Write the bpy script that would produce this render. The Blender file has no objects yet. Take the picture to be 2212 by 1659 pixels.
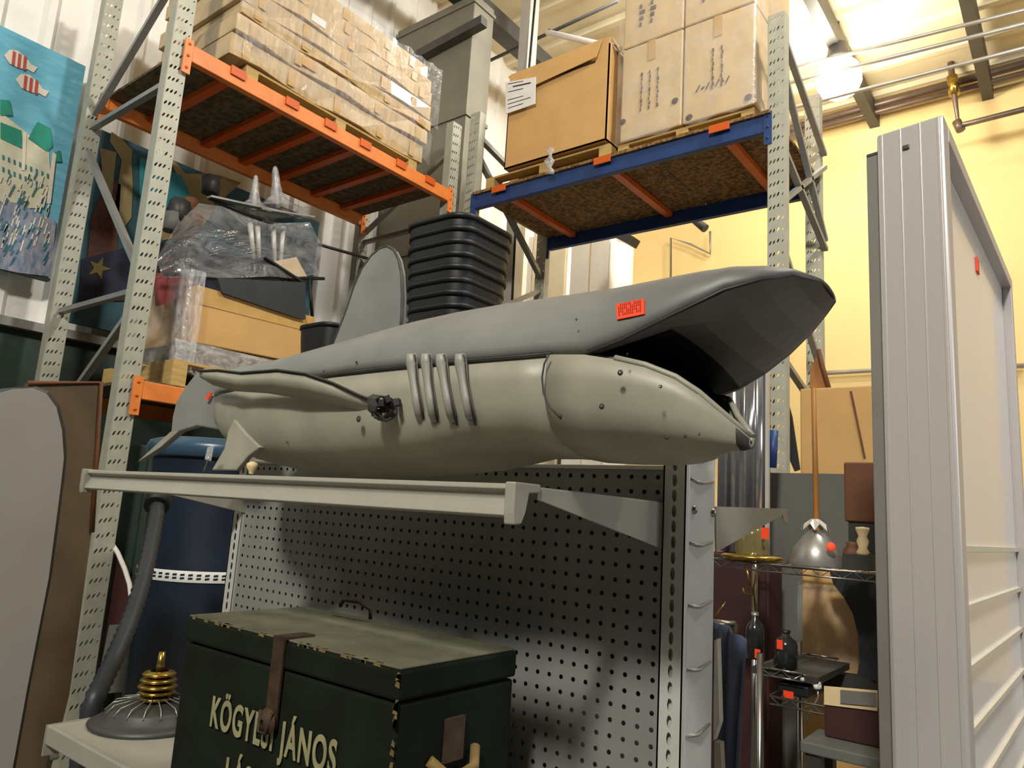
import bpy, bmesh, math, random
from mathutils import Vector, Matrix
random.seed(4)
SC = bpy.context.scene
COL = SC.collection
# ------------------------------------------------------------------ camera
R = [[0.7931018755938108, 0.05622665355240912, 0.6064882343128156],
     [0.6059442329374702, -0.1738884326563449, -0.7762695405322435],
     [0.061814249970375296, 0.9831588764887479, -0.17198145854127064]]
HC = 1.5
F = 1597.0
cam_d = bpy.data.cameras.new('camera')
cam_d.sensor_width = 36.0
cam_d.lens = 36.0 * F / 2212.0
cam_d.clip_start = 0.05
cam = bpy.data.objects.new('camera', cam_d)
COL.objects.link(cam)
m = Matrix(R).to_4x4()
m.translation = Vector((0, 0, HC))
cam.matrix_world = m
SC.camera = cam

# ------------------------------------------------------------------ world, lights, exposure
SC.view_settings.view_transform = 'Standard'
SC.view_settings.look = 'None'
SC.view_settings.gamma = 1.0
SC.view_settings.use_curve_mapping = False
SC.view_settings.exposure = 0.0
w = bpy.data.worlds.new('world')
SC.world = w
w.use_nodes = True
w.node_tree.nodes['Background'].inputs[0].default_value = (0.95, 0.95, 1.0, 1)
w.node_tree.nodes['Background'].inputs[1].default_value = 0.025


def area_light(name, loc, target, power, size, color=(1, .97, .9)):
    d = bpy.data.lights.new(name, 'AREA')
    d.shape = 'DISK'
    d.size = size
    d.energy = power
    d.color = color
    o = bpy.data.objects.new(name, d)
    COL.objects.link(o)
    o.location = loc
    o.rotation_euler = (Vector(target) - Vector(loc)).to_track_quat('-Z', 'Y').to_euler()
    return o


area_light('high_bay_light_front', (1.2, -4.5, 6.7), (-.9, 1.0, 1.5), 600, .8)
area_light('high_bay_light_far_front', (-.4, -5.8, 6.9), (-.8, 1.0, 1.5), 45, .7)
area_light('high_bay_light_aisle', (1.0, 3.2, 6.8), (-3.5, 4.6, 3.5), 190, .6)
area_light('board_fill_light', (-2.4, 5.5, 6.9), (-3.6, 7.0, 3.6), 120, .6)  # unseen lamp added to brighten the wrapped boards under the blue shelf
area_light('high_bay_light_yellow_wall', (1.4, 6.6, 6.4), (-.4, 10, 3.0), 45, .8)
area_light('case_daylight_fill', (4.6, 3.4, 2.6), (-.15, 2.2, 1.9), 80, 2.0, (.86, .92, 1))  # cool fill added to brighten the display panel, in place of window daylight

# ------------------------------------------------------------------ helpers


def lin(c):
    return tuple(((v / 255.0) / 12.92 if v / 255.0 <= .04045 else ((v / 255.0 + .055) / 1.055) ** 2.4) for v in c)


def B(px, py, x=None, y=None, z=None):
    """point of the room on the plane x=, y= or z= seen at a spot of the photograph"""
    c = Vector((px - 1106, -(py - 829.5), -F))
    r = Matrix(R) @ c
    if x is not None:
        k = x / r.x
    elif y is not None:
        k = y / r.y
    else:
        k = (z - HC) / r.z
    q = r * k
    return Vector((q.x, q.y, q.z + HC))


MATS = {}


def mat(name, rgb, rough=.6, metal=0.0, var=.12, scale=6.0, bump=.0, rgb2=None, thr=None, stretch=(1, 1, 1),
        alpha=1.0, emit=None, coat=0.0, spec=.5, bscale=None):
    if name in MATS:
        return MATS[name]
    mt = bpy.data.materials.new(name)
    mt.use_nodes = True
    nt = mt.node_tree
    b = nt.nodes['Principled BSDF']
    b.inputs['Roughness'].default_value = rough
    b.inputs['Metallic'].default_value = metal
    b.inputs['Specular IOR Level'].default_value = spec
    b.inputs['Coat Weight'].default_value = coat
    b.inputs['Alpha'].default_value = alpha
    base = lin(rgb)
    tc = nt.nodes.new('ShaderNodeTexCoord')
    mp = nt.nodes.new('ShaderNodeMapping')
    mp.inputs['Scale'].default_value = stretch
    nt.links.new(tc.outputs['Object'], mp.inputs[0])
    nz = nt.nodes.new('ShaderNodeTexNoise')
    nz.inputs['Scale'].default_value = scale
    nz.inputs['Detail'].default_value = 5
    nz.inputs['Roughness'].default_value = .6
    nt.links.new(mp.outputs[0], nz.inputs['Vector'])
    cr = nt.nodes.new('ShaderNodeValToRGB')
    c2 = lin(rgb2) if rgb2 else tuple(v * (1 - var * 1.6) for v in base)
    c1 = base if rgb2 else tuple(min(1, v * (1 + var)) for v in base)
    e = cr.color_ramp.elements
    if thr:
        e[0].position, e[1].position = thr
    else:
        e[0].position, e[1].position = .3, .7
    e[0].color = (*c2, 1)
    e[1].color = (*c1, 1)
    nt.links.new(nz.outputs['Fac'], cr.inputs[0])
    nt.links.new(cr.outputs[0], b.inputs['Base Color'])
    if bump:
        bp = nt.nodes.new('ShaderNodeBump')
        bp.inputs['Strength'].default_value = bump
        bp.inputs['Distance'].default_value = .01
        if bscale:
            n2 = nt.nodes.new('ShaderNodeTexNoise')
            n2.inputs['Scale'].default_value = bscale
            n2.inputs['Detail'].default_value = 3
            nt.links.new(mp.outputs[0], n2.inputs['Vector'])
            nt.links.new(n2.outputs['Fac'], bp.inputs['Height'])
        else:
            nt.links.new(nz.outputs['Fac'], bp.inputs['Height'])
        nt.links.new(bp.outputs[0], b.inputs['Normal'])
    if emit:
        b.inputs['Emission Color'].default_value = (*lin(emit[0]), 1)
        b.inputs['Emission Strength'].default_value = emit[1]
    MATS[name] = mt
    return mt


def off(o):
    v = Vector((0, 0, 0))
    while o is not None:
        v += o.location
        o = o.parent
    return v


class MB:
    """collects shapes (in room coordinates) and links them as ONE mesh object"""

    def __init__(s):
        s.v, s.f, s.sm = [], [], []

    def add(s, vs, fs, smooth=False):
        n = len(s.v)
        s.v += [tuple(p) for p in vs]
        s.f += [tuple(i + n for i in f) for f in fs]
        s.sm += [smooth] * len(fs)
        return s

    def box(s, x0, y0, z0, x1, y1, z1, rot=0, tilt=None):
        vs = [Vector((x, y, z)) for z in (z0, z1) for y in (y0, y1) for x in (x0, x1)]
        if rot or tilt:
            c = Vector(((x0 + x1) / 2, (y0 + y1) / 2, z0))
            M = Matrix.Rotation(rot, 3, 'Z')
            if tilt:
                M = M @ Matrix.Rotation(tilt[0], 3, tilt[1])
            vs = [M @ (p - c) + c for p in vs]
        return s.add(vs, [(0, 2, 3, 1), (4, 5, 7, 6), (0, 1, 5, 4), (2, 6, 7, 3), (0, 4, 6, 2), (1, 3, 7, 5)])

    def bar(s, a, b, w, h, up=(0, 0, 1)):
        a, b = Vector(a), Vector(b)
        d = (b - a).normalized()
        u = Vector(up)
        if abs(d.dot(u)) > .97:
            u = Vector((1, 0, 0))
        sx = d.cross(u).normalized()
        sz = sx.cross(d).normalized()
        vs = []
        for p in (a, b):
            for i, j in ((-1, -1), (1, -1), (1, 1), (-1, 1)):
                vs.append(p + sx * (i * w / 2) + sz * (j * h / 2))
        return s.add(vs, [(0, 1, 2, 3), (7, 6, 5, 4), (0, 4, 5, 1), (1, 5, 6, 2), (2, 6, 7, 3), (3, 7, 4, 0)])

    def tube(s, pts, r, n=8, cap=True):
        pts = [Vector(p) for p in pts]
        rr = r if isinstance(r, (list, tuple)) else [r] * len(pts)
        vs = []
        u = None
        for i, p in enumerate(pts):
            d = (pts[min(i + 1, len(pts) - 1)] - pts[max(i - 1, 0)]).normalized()
            if u is None:
                u = d.orthogonal().normalized()
            else:
                u = (u - d * u.dot(d)).normalized()
            v = d.cross(u)
            for k in range(n):
                t = 2 * math.pi * k / n
                vs.append(p + (u * math.cos(t) + v * math.sin(t)) * rr[i])
        fs = []
        for i in range(len(pts) - 1):
            for k in range(n):
                fs.append((i * n + k, i * n + (k + 1) % n, (i + 1) * n + (k + 1) % n, (i + 1) * n + k))
        s.add(vs, fs, True)
        if cap:
            m0 = len(s.v) - len(vs)
            s.f.append(tuple(m0 + k for k in reversed(range(n))))
            s.f.append(tuple(m0 + (len(pts) - 1) * n + k for k in range(n)))
            s.sm += [False, False]
        return s

    def lathe(s, c, prof, n=24, axis=None):
        c = Vector(c)
        M = Matrix.Identity(3)
        if axis:
            M = Vector((0, 0, 1)).rotation_difference(Vector(axis).normalized()).to_matrix()
        vs, fs = [], []
        for r, z in prof:
            for k in range(n):
                t = 2 * math.pi * k / n
                vs.append(c + M @ Vector((r * math.cos(t), r * math.sin(t), z)))
        for i in range(len(prof) - 1):
            for k in range(n):
                fs.append((i * n + k, i * n + (k + 1) % n, (i + 1) * n + (k + 1) % n, (i + 1) * n + k))
        return s.add(vs, fs, True)

    def prism(s, poly, d):
        """flat polygon (3D points) thickened by vector d"""
        poly = [Vector(p) for p in poly]
        d = Vector(d)
        n = len(poly)
        vs = poly + [p + d for p in poly]
        fs = [tuple(range(n)), tuple(n + i for i in reversed(range(n)))]
        for i in range(n):
            fs.append((i, i + n, (i + 1) % n + n, (i + 1) % n))
        return s.add(vs, fs)

    def rings(s, rings, close=True, smooth=True, cap=False):
        n = len(rings[0])
        vs = [p for r in rings for p in r]
        fs = []
        for i in range(len(rings) - 1):
            for k in range(n if close else n - 1):
                fs.append((i * n + k, i * n + (k + 1) % n, (i + 1) * n + (k + 1) % n, (i + 1) * n + k))
        s.add(vs, fs, smooth)
        if cap:
            m0 = len(s.v) - len(vs)
            s.f += [tuple(m0 + k for k in reversed(range(n))), tuple(m0 + (len(rings) - 1) * n + k for k in range(n))]
            s.sm += [False, False]
        return s

    def build(s, name, m, parent=None, bevel=0, subsurf=0, solid=0, label=None, stuff=False):
        me = bpy.data.meshes.new(name)
        o = bpy.data.objects.new(name, me)
        COL.objects.link(o)
        base = Vector((0, 0, 0))
        if parent is not None:
            o.parent = parent
            base = off(parent)
        me.from_pydata([tuple(Vector(p) - base) for p in s.v], [], s.f)
        bm = bmesh.new()
        bm.from_mesh(me)
        bmesh.ops.recalc_face_normals(bm, faces=bm.faces)
        bm.to_mesh(me)
        bm.free()
        me.polygons.foreach_set('use_smooth', s.sm)
        me.materials.append(m)
        if solid:
            md = o.modifiers.new('thick', 'SOLIDIFY')
            md.thickness = solid
            md.offset = 0
        if bevel:
            md = o.modifiers.new('bevel', 'BEVEL')
            md.width = bevel
            md.segments = 2
            md.limit_method = 'ANGLE'
            md.angle_limit = math.radians(40)
        if subsurf:
            md = o.modifiers.new('sub', 'SUBSURF')
            md.levels = md.render_levels = subsurf
        if label:
            o['label'] = label
        if stuff:
            o['kind'] = 'stuff'
        return o


def thing(name, label, cat, loc=(0, 0, 0), group=None):
    o = bpy.data.objects.new(name, None)
    o.empty_display_size = .1
    COL.objects.link(o)
    o.location = loc
    o['label'] = label
    o['category'] = cat
    if group:
        o['group'] = group
    return o


def tag(o, label, cat, group=None):
    o['label'] = label
    o['category'] = cat
    if group:
        o['group'] = group
    return o


def struct(o):
    o['kind'] = 'structure'
    return o


def copy_tree(o, parent=None):
    c = o.copy()
    COL.objects.link(c)
    if parent is not None:
        c.parent = parent
    for ch in list(o.children):
        copy_tree(ch, c)
    return c


def holes_plate(mb, origin, ex, ez, cells_x, cells_z, dx, dz, hole, n=8):
    """plate with real holes. hole(i,j) gives list of 8 (u,v) hole corner offsets, or None"""
    origin, ex, ez = Vector(origin), Vector(ex), Vector(ez)
    for j in range(cells_z):
        for i in range(cells_x):
            c = origin + ex * ((i + .5) * dx) + ez * ((j + .5) * dz)
            sq = [(-1, -1), (0, -1), (1, -1), (1, 0), (1, 1), (0, 1), (-1, 1), (-1, 0)]
            o8 = [c + ex * (a * dx / 2) + ez * (b * dz / 2) for a, b in sq]
            h = hole(i, j)
            if h is None:
                mb.add([o8[0], o8[2], o8[4], o8[6]], [(0, 1, 2, 3)])
                continue
            h8 = [c + ex * a + ez * b for a, b in h]
            mb.add(o8 + h8, [(k, (k + 1) % 8, 8 + (k + 1) % 8, 8 + k) for k in range(8)])


def octo(rx, rz, cx=0, cz=0, skew=0):
    out = []
    for k in range(8):
        t = math.radians(-135 + 45 * k)
        a, b = rx * math.cos(t), rz * math.sin(t)
        out.append((cx + a + skew * b, cz + b))
    return out


# ------------------------------------------------------------------ materials
M_post = mat('galvanised_paint', (178, 176, 158), .5, .15, .06, 14, rgb2=(160, 160, 146))
M_brace = mat('brace_steel', (150, 150, 145), .45, .4, .08, 9)
M_orange = mat('orange_paint', (228, 130, 58), .45, 0, .1, 8)
M_clip = mat('dark_orange_paint', (205, 88, 14), .45, 0, .1, 8)
M_blue = mat('blue_paint', (22, 56, 108), .5, 0, .12, 8)
M_osb = mat('strand_board', (150, 112, 62), .85, 0, 0, 34, rgb2=(84, 62, 34), thr=(.42, .6), bump=.3)
M_osbd = mat('dark_strand_board', (112, 94, 62), .9, 0, 0, 20, rgb2=(72, 60, 40), thr=(.4, .62))
M_pallet = mat('pallet_wood', (190, 158, 96), .8, 0, .15, 6, stretch=(1, 1, 8))
M_card = mat('cardboard_tan', (200, 158, 98), .8, 0, .06, 4)
M_cardp = mat('cardboard_pale', (206, 178, 132), .6, 0, .08, 4, coat=.35)
M_cards = mat('cardboard_flat_stack', (196, 168, 122), .5, 0, .16, 5, stretch=(1, 6, 1), coat=.5)
M_tape = mat('brown_tape', (196, 156, 92), .35, 0, .08, 9, coat=.3)
M_dark = mat('black_shadow_plastic', (14, 14, 15), .6, 0, .1, 9)
M_black = mat('black_plastic', (17, 18, 21), .5, 0, .2, 7)
M_white = mat('white_paper', (224, 222, 216), .6, 0, .05, 12)
M_ink = mat('printed_ink', (96, 82, 70), .8, 0, .05, 9)
M_inkd = mat('dark_ink', (40, 38, 40), .8, 0, .05, 9)
M_shark = mat('shark_sheet_grey', (138, 138, 132), .5, .1, 0, 5, rgb2=(114, 115, 112), bump=.08, bscale=9)
M_sharkg = mat('shark_gill_grey', (156, 154, 142), .5, .05, 0, 7, rgb2=(134, 133, 124), bump=.08, bscale=9)
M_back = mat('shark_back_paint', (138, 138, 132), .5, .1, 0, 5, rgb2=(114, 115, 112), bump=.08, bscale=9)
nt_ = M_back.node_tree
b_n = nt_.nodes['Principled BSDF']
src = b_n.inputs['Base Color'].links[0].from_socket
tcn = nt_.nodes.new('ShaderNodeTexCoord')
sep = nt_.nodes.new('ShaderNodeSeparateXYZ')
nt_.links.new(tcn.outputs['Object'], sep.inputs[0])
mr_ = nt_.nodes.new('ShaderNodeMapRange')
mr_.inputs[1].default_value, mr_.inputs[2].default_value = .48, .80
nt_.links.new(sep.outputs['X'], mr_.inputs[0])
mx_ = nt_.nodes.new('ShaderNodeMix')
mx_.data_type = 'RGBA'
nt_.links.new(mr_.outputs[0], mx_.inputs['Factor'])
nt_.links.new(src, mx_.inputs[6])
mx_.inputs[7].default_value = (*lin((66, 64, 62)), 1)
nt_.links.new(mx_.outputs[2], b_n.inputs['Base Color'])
M_sharkb = mat('shark_belly_beige', (164, 160, 142), .5, .05, 0, 7, rgb2=(140, 137, 122), bump=.08, bscale=9)
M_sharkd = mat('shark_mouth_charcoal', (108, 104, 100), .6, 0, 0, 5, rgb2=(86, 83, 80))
M_seam = mat('weld_seam_dark', (66, 66, 62), .6, .2, .2, 30)
M_dent = mat('bare_dark_spot', (50, 46, 40), .7, 0, .3, 40)
M_tagc = mat('orange_sticker', (246, 70, 22), .6, 0, .05, 9)
M_rail = mat('shelf_enamel', (150, 147, 134), .4, .05, .05, 12)
M_peg = mat('pegboard_grey', (124, 124, 118), .6, .05, .06, 12)
M_upr = mat('upright_enamel', (186, 186, 178), .42, .1, .05, 12)
M_green = mat('worn_green_paint', (22, 30, 17), .85, 0, 0, 9, rgb2=(14, 19, 12), bump=.3, spec=.15)
M_greent = mat('toplit_green_lid', (104, 102, 80), .85, 0, 0, 11, rgb2=(72, 72, 54), bump=.3)  # lid paler than the crate sides: light from above put into the colour
M_wornw = mat('bare_worn_wood', (128, 104, 54), .85, 0, 0, 30, rgb2=(84, 70, 40))
M_rust = mat('rusty_iron', (66, 48, 32), .7, .3, .3, 30)
M_letter = mat('stencil_cream', (140, 136, 98), .8, 0, .15, 40)
M_yellow = mat('yellow_wall_paint', (230, 202, 140), .75, 0, .03, .6)
M_corr = mat('white_sheet_metal', (238, 234, 226), .45, .1, .06, 3)
M_ceil = mat('cream_roof_deck', (226, 212, 178), .7, 0, .08, 1.5)
M_steel = mat('dark_roof_steel', (78, 76, 74), .5, .3, .1, 5)
M_pipe = mat('sprinkler_pipe', (112, 94, 82), .4, .4, .1, 5)
M_pipel = mat('light_conduit', (176, 170, 158), .35, .4, .1, 5)
M_duct = mat('duct_grey', (124, 120, 106), .5, .2, .12, 2)
M_ductl = mat('duct_light', (190, 186, 176), .4, .2, .06, 3)
M_floor = mat('concrete_floor', (120, 116, 108), .6, 0, .12, 2)
M_alu = mat('brushed_aluminium', (196, 190, 186), .38, .35, .04, 3, stretch=(1, 1, .1))
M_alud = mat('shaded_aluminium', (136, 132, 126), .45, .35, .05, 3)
M_glass_w = mat('white_backed_glass', (232, 228, 226), .3, 0, .03, 1, coat=.35)
M_slat = mat('beige_shelf_edge', (206, 198, 178), .5, 0, .04, 6)
M_silver = mat('silver_film', (190, 190, 194), .16, .85, .1, 3, stretch=(9, 9, .4))
M_teal = mat('drum_blue', (26, 36, 50), .35, 0, .15, 5)
M_tealL = mat('drum_lid_blue', (56, 84, 106), .3, 0, .15, 5)
M_brass = mat('brass', (176, 148, 70), .25, .9, .15, 20)
M_cloth = mat('slate_blue_cloth', (98, 108, 138), .9, 0, .15, 9, bump=.4)
M_maroon = mat('dark_maroon', (58, 26, 24), .6, 0, .2, 6)
M_brown = mat('brown_board', (104, 64, 36), .7, 0, .15, 6)
M_browng = mat('dim_brown_board', (86, 70, 48), .75, 0, .2, 4)
M_greyb = mat('grey_board', (98, 98, 92), .7, 0, .1, 3)
M_chrome = mat('chrome_wire', (150, 148, 142), .25, .9, .1, 10)
M_tin = mat('galvanised_tin', (160, 158, 152), .35, .6, .12, 8)
M_wood = mat('amber_wood', (158, 106, 44), .5, 0, .2, 12, stretch=(1, 1, .2))
M_woodl = mat('pale_turned_wood', (220, 196, 150), .6, 0, .08, 12)
M_bottle = mat('dark_glass', (38, 40, 42), .15, 0, .2, 9, coat=.5)
M_seat = mat('panel_grey_laminate', (142, 136, 130), .6, 0, .04, 3)
M_rim = mat('dark_edge_band', (50, 50, 46), .5, 0, .2, 6)
M_hose = mat('ribbed_hose', (40, 44, 48), .5, 0, .15, 8)
M_board = mat('wrapped_white_board', (246, 240, 226), .4, 0, .08, 2, coat=.5, stretch=(1, 1, .3))
M_boardy = mat('pale_yellow_board', (244, 230, 196), .5, 0, .05, 3, coat=.3)
M_red = mat('dim_red_plastic', (150, 60, 60), .5, 0, .2, 8)
M_deepg = mat('deep_green_cabinet', (40, 58, 48), .6, 0, .15, 5)


def film_mat(name, alpha, rgb=(225, 225, 225)):
    mt = mat(name, rgb, .18, 0, .05, 14, bump=.6, bscale=26, coat=1.0, alpha=alpha)
    nt = mt.node_tree
    b = nt.nodes['Principled BSDF']
    nz = nt.nodes.new('ShaderNodeTexNoise')
    nz.inputs['Scale'].default_value = 9
    nz.inputs['Detail'].default_value = 4
    mr = nt.nodes.new('ShaderNodeMapRange')
    mr.inputs[1].default_value = .35
    mr.inputs[2].default_value = .7
    mr.inputs[3].default_value = alpha * .55
    mr.inputs[4].default_value = min(1, alpha * 1.6)
    nt.links.new(nz.outputs['Fac'], mr.inputs[0])
    nt.links.new(mr.outputs[0], b.inputs['Alpha'])
    return mt


M_film = film_mat('stretch_film', .34)
M_filmt = film_mat('thin_stretch_film', .16)

# ------------------------------------------------------------------ setting
YW = 10.0
XW = -5.6
ZC = 7.2
struct(MB().box(XW - .3, -5, -.1, 6, YW + .2, 0).build('floor', M_floor))
struct(MB().box(XW - .3, YW, 0, 6, YW + .2, ZC).build('wall_back', M_yellow))
# corrugated left wall: a rib profile swept up
mb = MB()
prof = []
y = -5.0
while y < YW:
    prof += [(0, y), (0, y + .17), (.028, y + .20), (.028, y + .245), (0, y + .275)]
    y += .305
r0 = [Vector((XW + a, b, 2.55)) for a, b in prof]
r1 = [Vector((XW + a, b, ZC)) for a, b in prof]
mb.rings([r0, r1], close=False, smooth=False)
wl = struct(mb.build('wall_left', M_corr))
struct(MB().box(XW - .22, -5, 0, XW - .02, YW, ZC).build('wall_left_backing', M_greyb))
struct(MB().box(XW - .02, -5, 0, XW + .03, YW, 2.5).build('baseboard_left', M_deepg))
struct(MB().box(XW - .02, -5, 2.5, XW + .10, YW, 2.56).build('trim_1', M_tin))
# ceiling with deck ribs
mb = MB()
prof = []
y = -5.0
while y < YW:
    prof += [(0, y), (0, y + .42), (.05, y + .46), (.05, y + .54), (0, y + .58)]
    y += .62
mb.rings([[Vector((XW, b, ZC - a)) for a, b in prof], [Vector((6, b, ZC - a)) for a, b in prof]], close=False, smooth=False)
struct(mb.build('ceiling', M_ceil))
struct(MB().box(XW, -5, ZC + .02, 6, YW, ZC + .1).build('ceiling_backing', M_ceil))

# roof steel
t = thing('roof_beam', 'dark steel roof beam running from the top edge behind the labelled carton', 'beam', B(1020, 0, z=6.7))
MB().bar((B(1020, 0, z=6.7).x, 1.0, 6.7), (B(1020, 0, z=6.7).x, YW, 6.7), .13, .2).build('beam_web', M_steel, t)
MB().bar((B(1020, 0, z=6.7).x, 1.0, 6.59), (B(1020, 0, z=6.7).x, YW, 6.59), .2, .02).build('flange', M_steel, t)
t = thing('roof_beam', 'dark roof steel passing above the lit lamp', 'beam', (-1.95, 6, 6.95))
MB().bar((-1.95, 4, 6.98), (-1.95, YW, 6.98), .12, .24).build('beam_web', M_steel, t)
t = thing('roof_beam', 'dark roof steel at the top right, left of the bent pipe', 'beam', B(2095, 60, z=6.9))
p = B(2098, 40, z=6.95)
MB().bar((p.x, 4, 6.98), (p.x, YW, 6.98), .12, .24).build('beam_web', M_steel, t)
a = B(905, 122, y=4.7)
b_ = B(1046, 46, y=4.7)
tag(MB().bar(a, b_, .09, .09).build('cross_beam', M_steel),
    'short dark cross beam above the grey duct', 'beam')
tag(MB().tube([B(1060, 130, y=5.6), B(1335, 2, y=5.6)], .02, 6).build('ceiling_rod', M_steel),
    'thin dark rod below the roof, left of the tall wrapped cartons', 'rod')
for (q0, q1, r, lab) in (((1765, 262), (2212, 138), .05, 'lowest dark pipe along the top of the yellow wall'),
                         ((1765, 276), (2212, 158), .035, 'thin brown pipe just under the lowest dark pipe'),
                         ((1700, 68), (1990, -20), .045, 'thick pale pipe near the top edge left of the lit lamp'),
                         ((1700, 42), (1990, -40), .025, 'thin dark pipe highest at the top edge left of the lit lamp')):
    a, b_ = B(*q0, y=YW - .25), B(*q1, y=YW - .25)
    d = (b_ - a)
    tag(MB().tube([a - d * .9, b_ + d * .4], r, 8).build('wall_pipe', M_pipe if 'pale' not in lab else M_pipel), lab, 'pipe')
for k, (q0, q1, r) in enumerate((((1700, 150), (2212, 22), .02), ((1700, 180), (2212, 52), .022), ((1700, 236), (2212, 104), .02))):
    a, b_ = B(*q0, y=YW - 2.2), B(*q1, y=YW - 2.2)
    tag(MB().tube([a - (b_ - a), b_ + (b_ - a) * .4], r, 8).build('conduit', M_pipel),
        ['upper', 'middle', 'lower'][k] + ' of three pale conduits crossing behind the lit lamp', 'conduit')
t = thing('sprinkler_pipe', 'brown bent sprinkler pipe at top right of the yellow wall', 'pipe', B(2062, 190, y=YW - .5))
pp = [B(2046, 70, y=YW - .5), B(2058, 180, y=YW - .5), B(2071, 272, y=YW - .5), B(2300, 214, y=YW - .5)]
MB().tube(pp, .035, 8).build('pipe', M_pipe, t)
MB().tube([B(2056, 165, y=YW - .5), B(2062, 205, y=YW - .5)], .06, 10).build('brass_fitting', M_brass, t, label='brass coupling')
MB().tube([B(2066, 262, y=YW - .5), B(2076, 282, y=YW - .5)], .05, 8).build('elbow', M_pipe, t)
t = thing('wall_conduit', 'thin grey conduit dropping down the yellow wall below the blue shelf', 'pipe', B(1450, 520, y=YW - .1))
MB().tube([B(1449, 600, y=YW - .1), B(1449, 514, y=YW - .1), B(1492, 528, y=YW - .1), B(1534, 548, y=YW - .1), B(1534, 500, y=YW - .1)], .018, 6).build('pipe', M_tin, t)
tag(MB().tube([B(1780, 806, y=YW - .1), B(1900, 799, y=YW - .1), B(2212, 790, y=YW - .1)], .03, 8).build('wall_rail', M_pipel),
    'pale horizontal rail on the yellow wall behind the display case', 'rail')

# the lit high bay lamp
lc = B(1812, 172, y=8.0)
t = thing('high_bay_lamp', 'round high bay lamp glowing white below the roof', 'lamp', lc)
M_lamp = mat('lamp_glow', (255, 250, 235), .4, 0, 0, 3, emit=((255, 246, 226), 95))
MB().lathe(lc, [(.001, -.2), (.12, -.19), (.2, -.13), (.235, -.04), (.235, .06), (.2, .15), (.13, .2)], 24).build('globe', M_lamp, t)
MB().lathe(lc, [(.135, .2), (.15, .24), (.12, .3), (.1, .42), (.03, .46)], 20).build('ballast_housing', M_steel, t)
MB().tube([lc + Vector((0, 0, .44)), Vector((lc.x, lc.y, ZC))], .015, 6).build('hanger', M_steel, t)

# grey duct behind the corner of the racks
t = thing('air_duct', 'tall grey sheet metal duct rising behind the meeting rack posts', 'duct', (-5.0, 4.9, 0))
MB().box(XW + .04, 4.75, 0, -4.47, 5.05, 6.5).build('duct_body', M_duct, t, bevel=.01)
for z in (1.3, 2.6, 3.9, 5.2, 6.4):
    MB().box(XW + .04, 4.735, z, -4.455, 5.06, z + .035).build('flange', M_duct, t)
tag(MB().box(-4.37, 5.35, 0, -4.25, 5.5, ZC - .1).build('wall_post', M_ductl), 'pale square post right of the grey duct', 'post')
tag(MB().tube([(-4.2, 5.34, 2), (-4.22, 5.3, 4.3), (-4.18, 5.34, 6.9)], .012, 6).build('cable', M_dark), 'black cable hanging down beside the pale post', 'cable')

# ------------------------------------------------------------------ pallet racks
PW = .104


def post(parent, x, y, z1, face, z0=0.0, holes_from=0.0):
    """upright channel; face '+x' or '-y' is the punched face; x,y is the low corner of the punched face"""
    n = int((z1 - holes_from) / .0762)
    mb = MB()
    cols = 4
    w = PW / cols

    def hole(i, j):
        if i == 3:
            return octo(.0042, .008, 0, 0, .5)
        return octo(.0062, .014, .002 * (1 - i), .004 * (i - 1), .45)
    if face == '+x':
        o = (x, y, holes_from)
        ex = (0, 1, 0)
    else:
        o = (x, y, holes_from)
        ex = (1, 0, 0)
    holes_plate(mb, o, ex, (0, 0, 1), cols, n, w, .0762, hole)
    fp = mb.build('punched_face', M_post, parent, solid=.004)
    mb = MB()
    zt = holes_from + n * .0762
    if face == '+x':
        mb.box(x - .075, y - .003, z0, x, y, zt).box(x - .075, y + PW, z0, x, y + PW + .003, zt)
        mb.box(x - .075, y, z0, x - .072, y + .02, zt).box(x - .075, y + PW - .02, z0, x - .072, y + PW, zt)
    else:
        mb.box(x - .003, y, z0, x, y + .075, zt).box(x + PW, y, z0, x + PW + .003, y + .075, zt)
        mb.box(x, y + .072, z0, x + .02, y + .075, zt).box(x + PW - .02, y + .072, z0, x + PW, y + .075, zt)
    mb.build('side_flange', M_post, parent)
    return zt


def brace(parent, a, b, w=.04):
    MB().bar(a, b, w, w * .75).build('brace', M_brace, parent)


# orange bay, end frame near the left of the picture
ZT = 4.8
t = thing('rack_frame', 'pale punched steel rack frame left of the shark, holding the orange beams', 'rack frame', (-4.05, 1.84, 0))
post(t, -4.05, 1.787, ZT + .1, '+x')
post(t, -5.12, 1.787, ZT + .1, '+x')
for (xa, za, xb, zb) in ((-5.16, 3.86, -4.09, 3.86), (-5.16, 3.93, -4.09, 4.72), (-5.16, 3.72, -4.09, 2.66), (-5.16, 2.59, -4.09, 2.59),
                         (-4.09, 2.52, -5.16, 1.72), (-5.16, 1.3, -4.09, 1.3), (-5.16, 1.36, -4.09, .4)):
    brace(t, (xa, 1.84, za), (xb, 1.84, zb))
for xx in (-4.05, -5.12):
    MB().box(xx - .1, 1.76, 0, xx + .03, 1.92, .012).build('foot_plate', M_post, t)
t = thing('rack_frame', 'far steel rack frame where the orange beams end, left one of the meeting posts', 'rack frame', (-4.05, 4.25, 0))
zt = post(t, -4.05, 4.16, 4.74, '+x')
post(t, -5.12, 4.16, 4.74, '+x')
for (xa, za, xb, zb) in ((-5.16, 3.86, -4.09, 3.86), (-5.16, 3.93, -4.09, 4.5), (-5.16, 3.72, -4.09, 2.66), (-5.16, 2.59, -4.09, 2.59),
                         (-4.09, 2.52, -5.16, 1.72), (-5.16, 1.3, -4.09, 1.3)):
    brace(t, (xa, 4.22, za), (xb, 4.22, zb))


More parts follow.
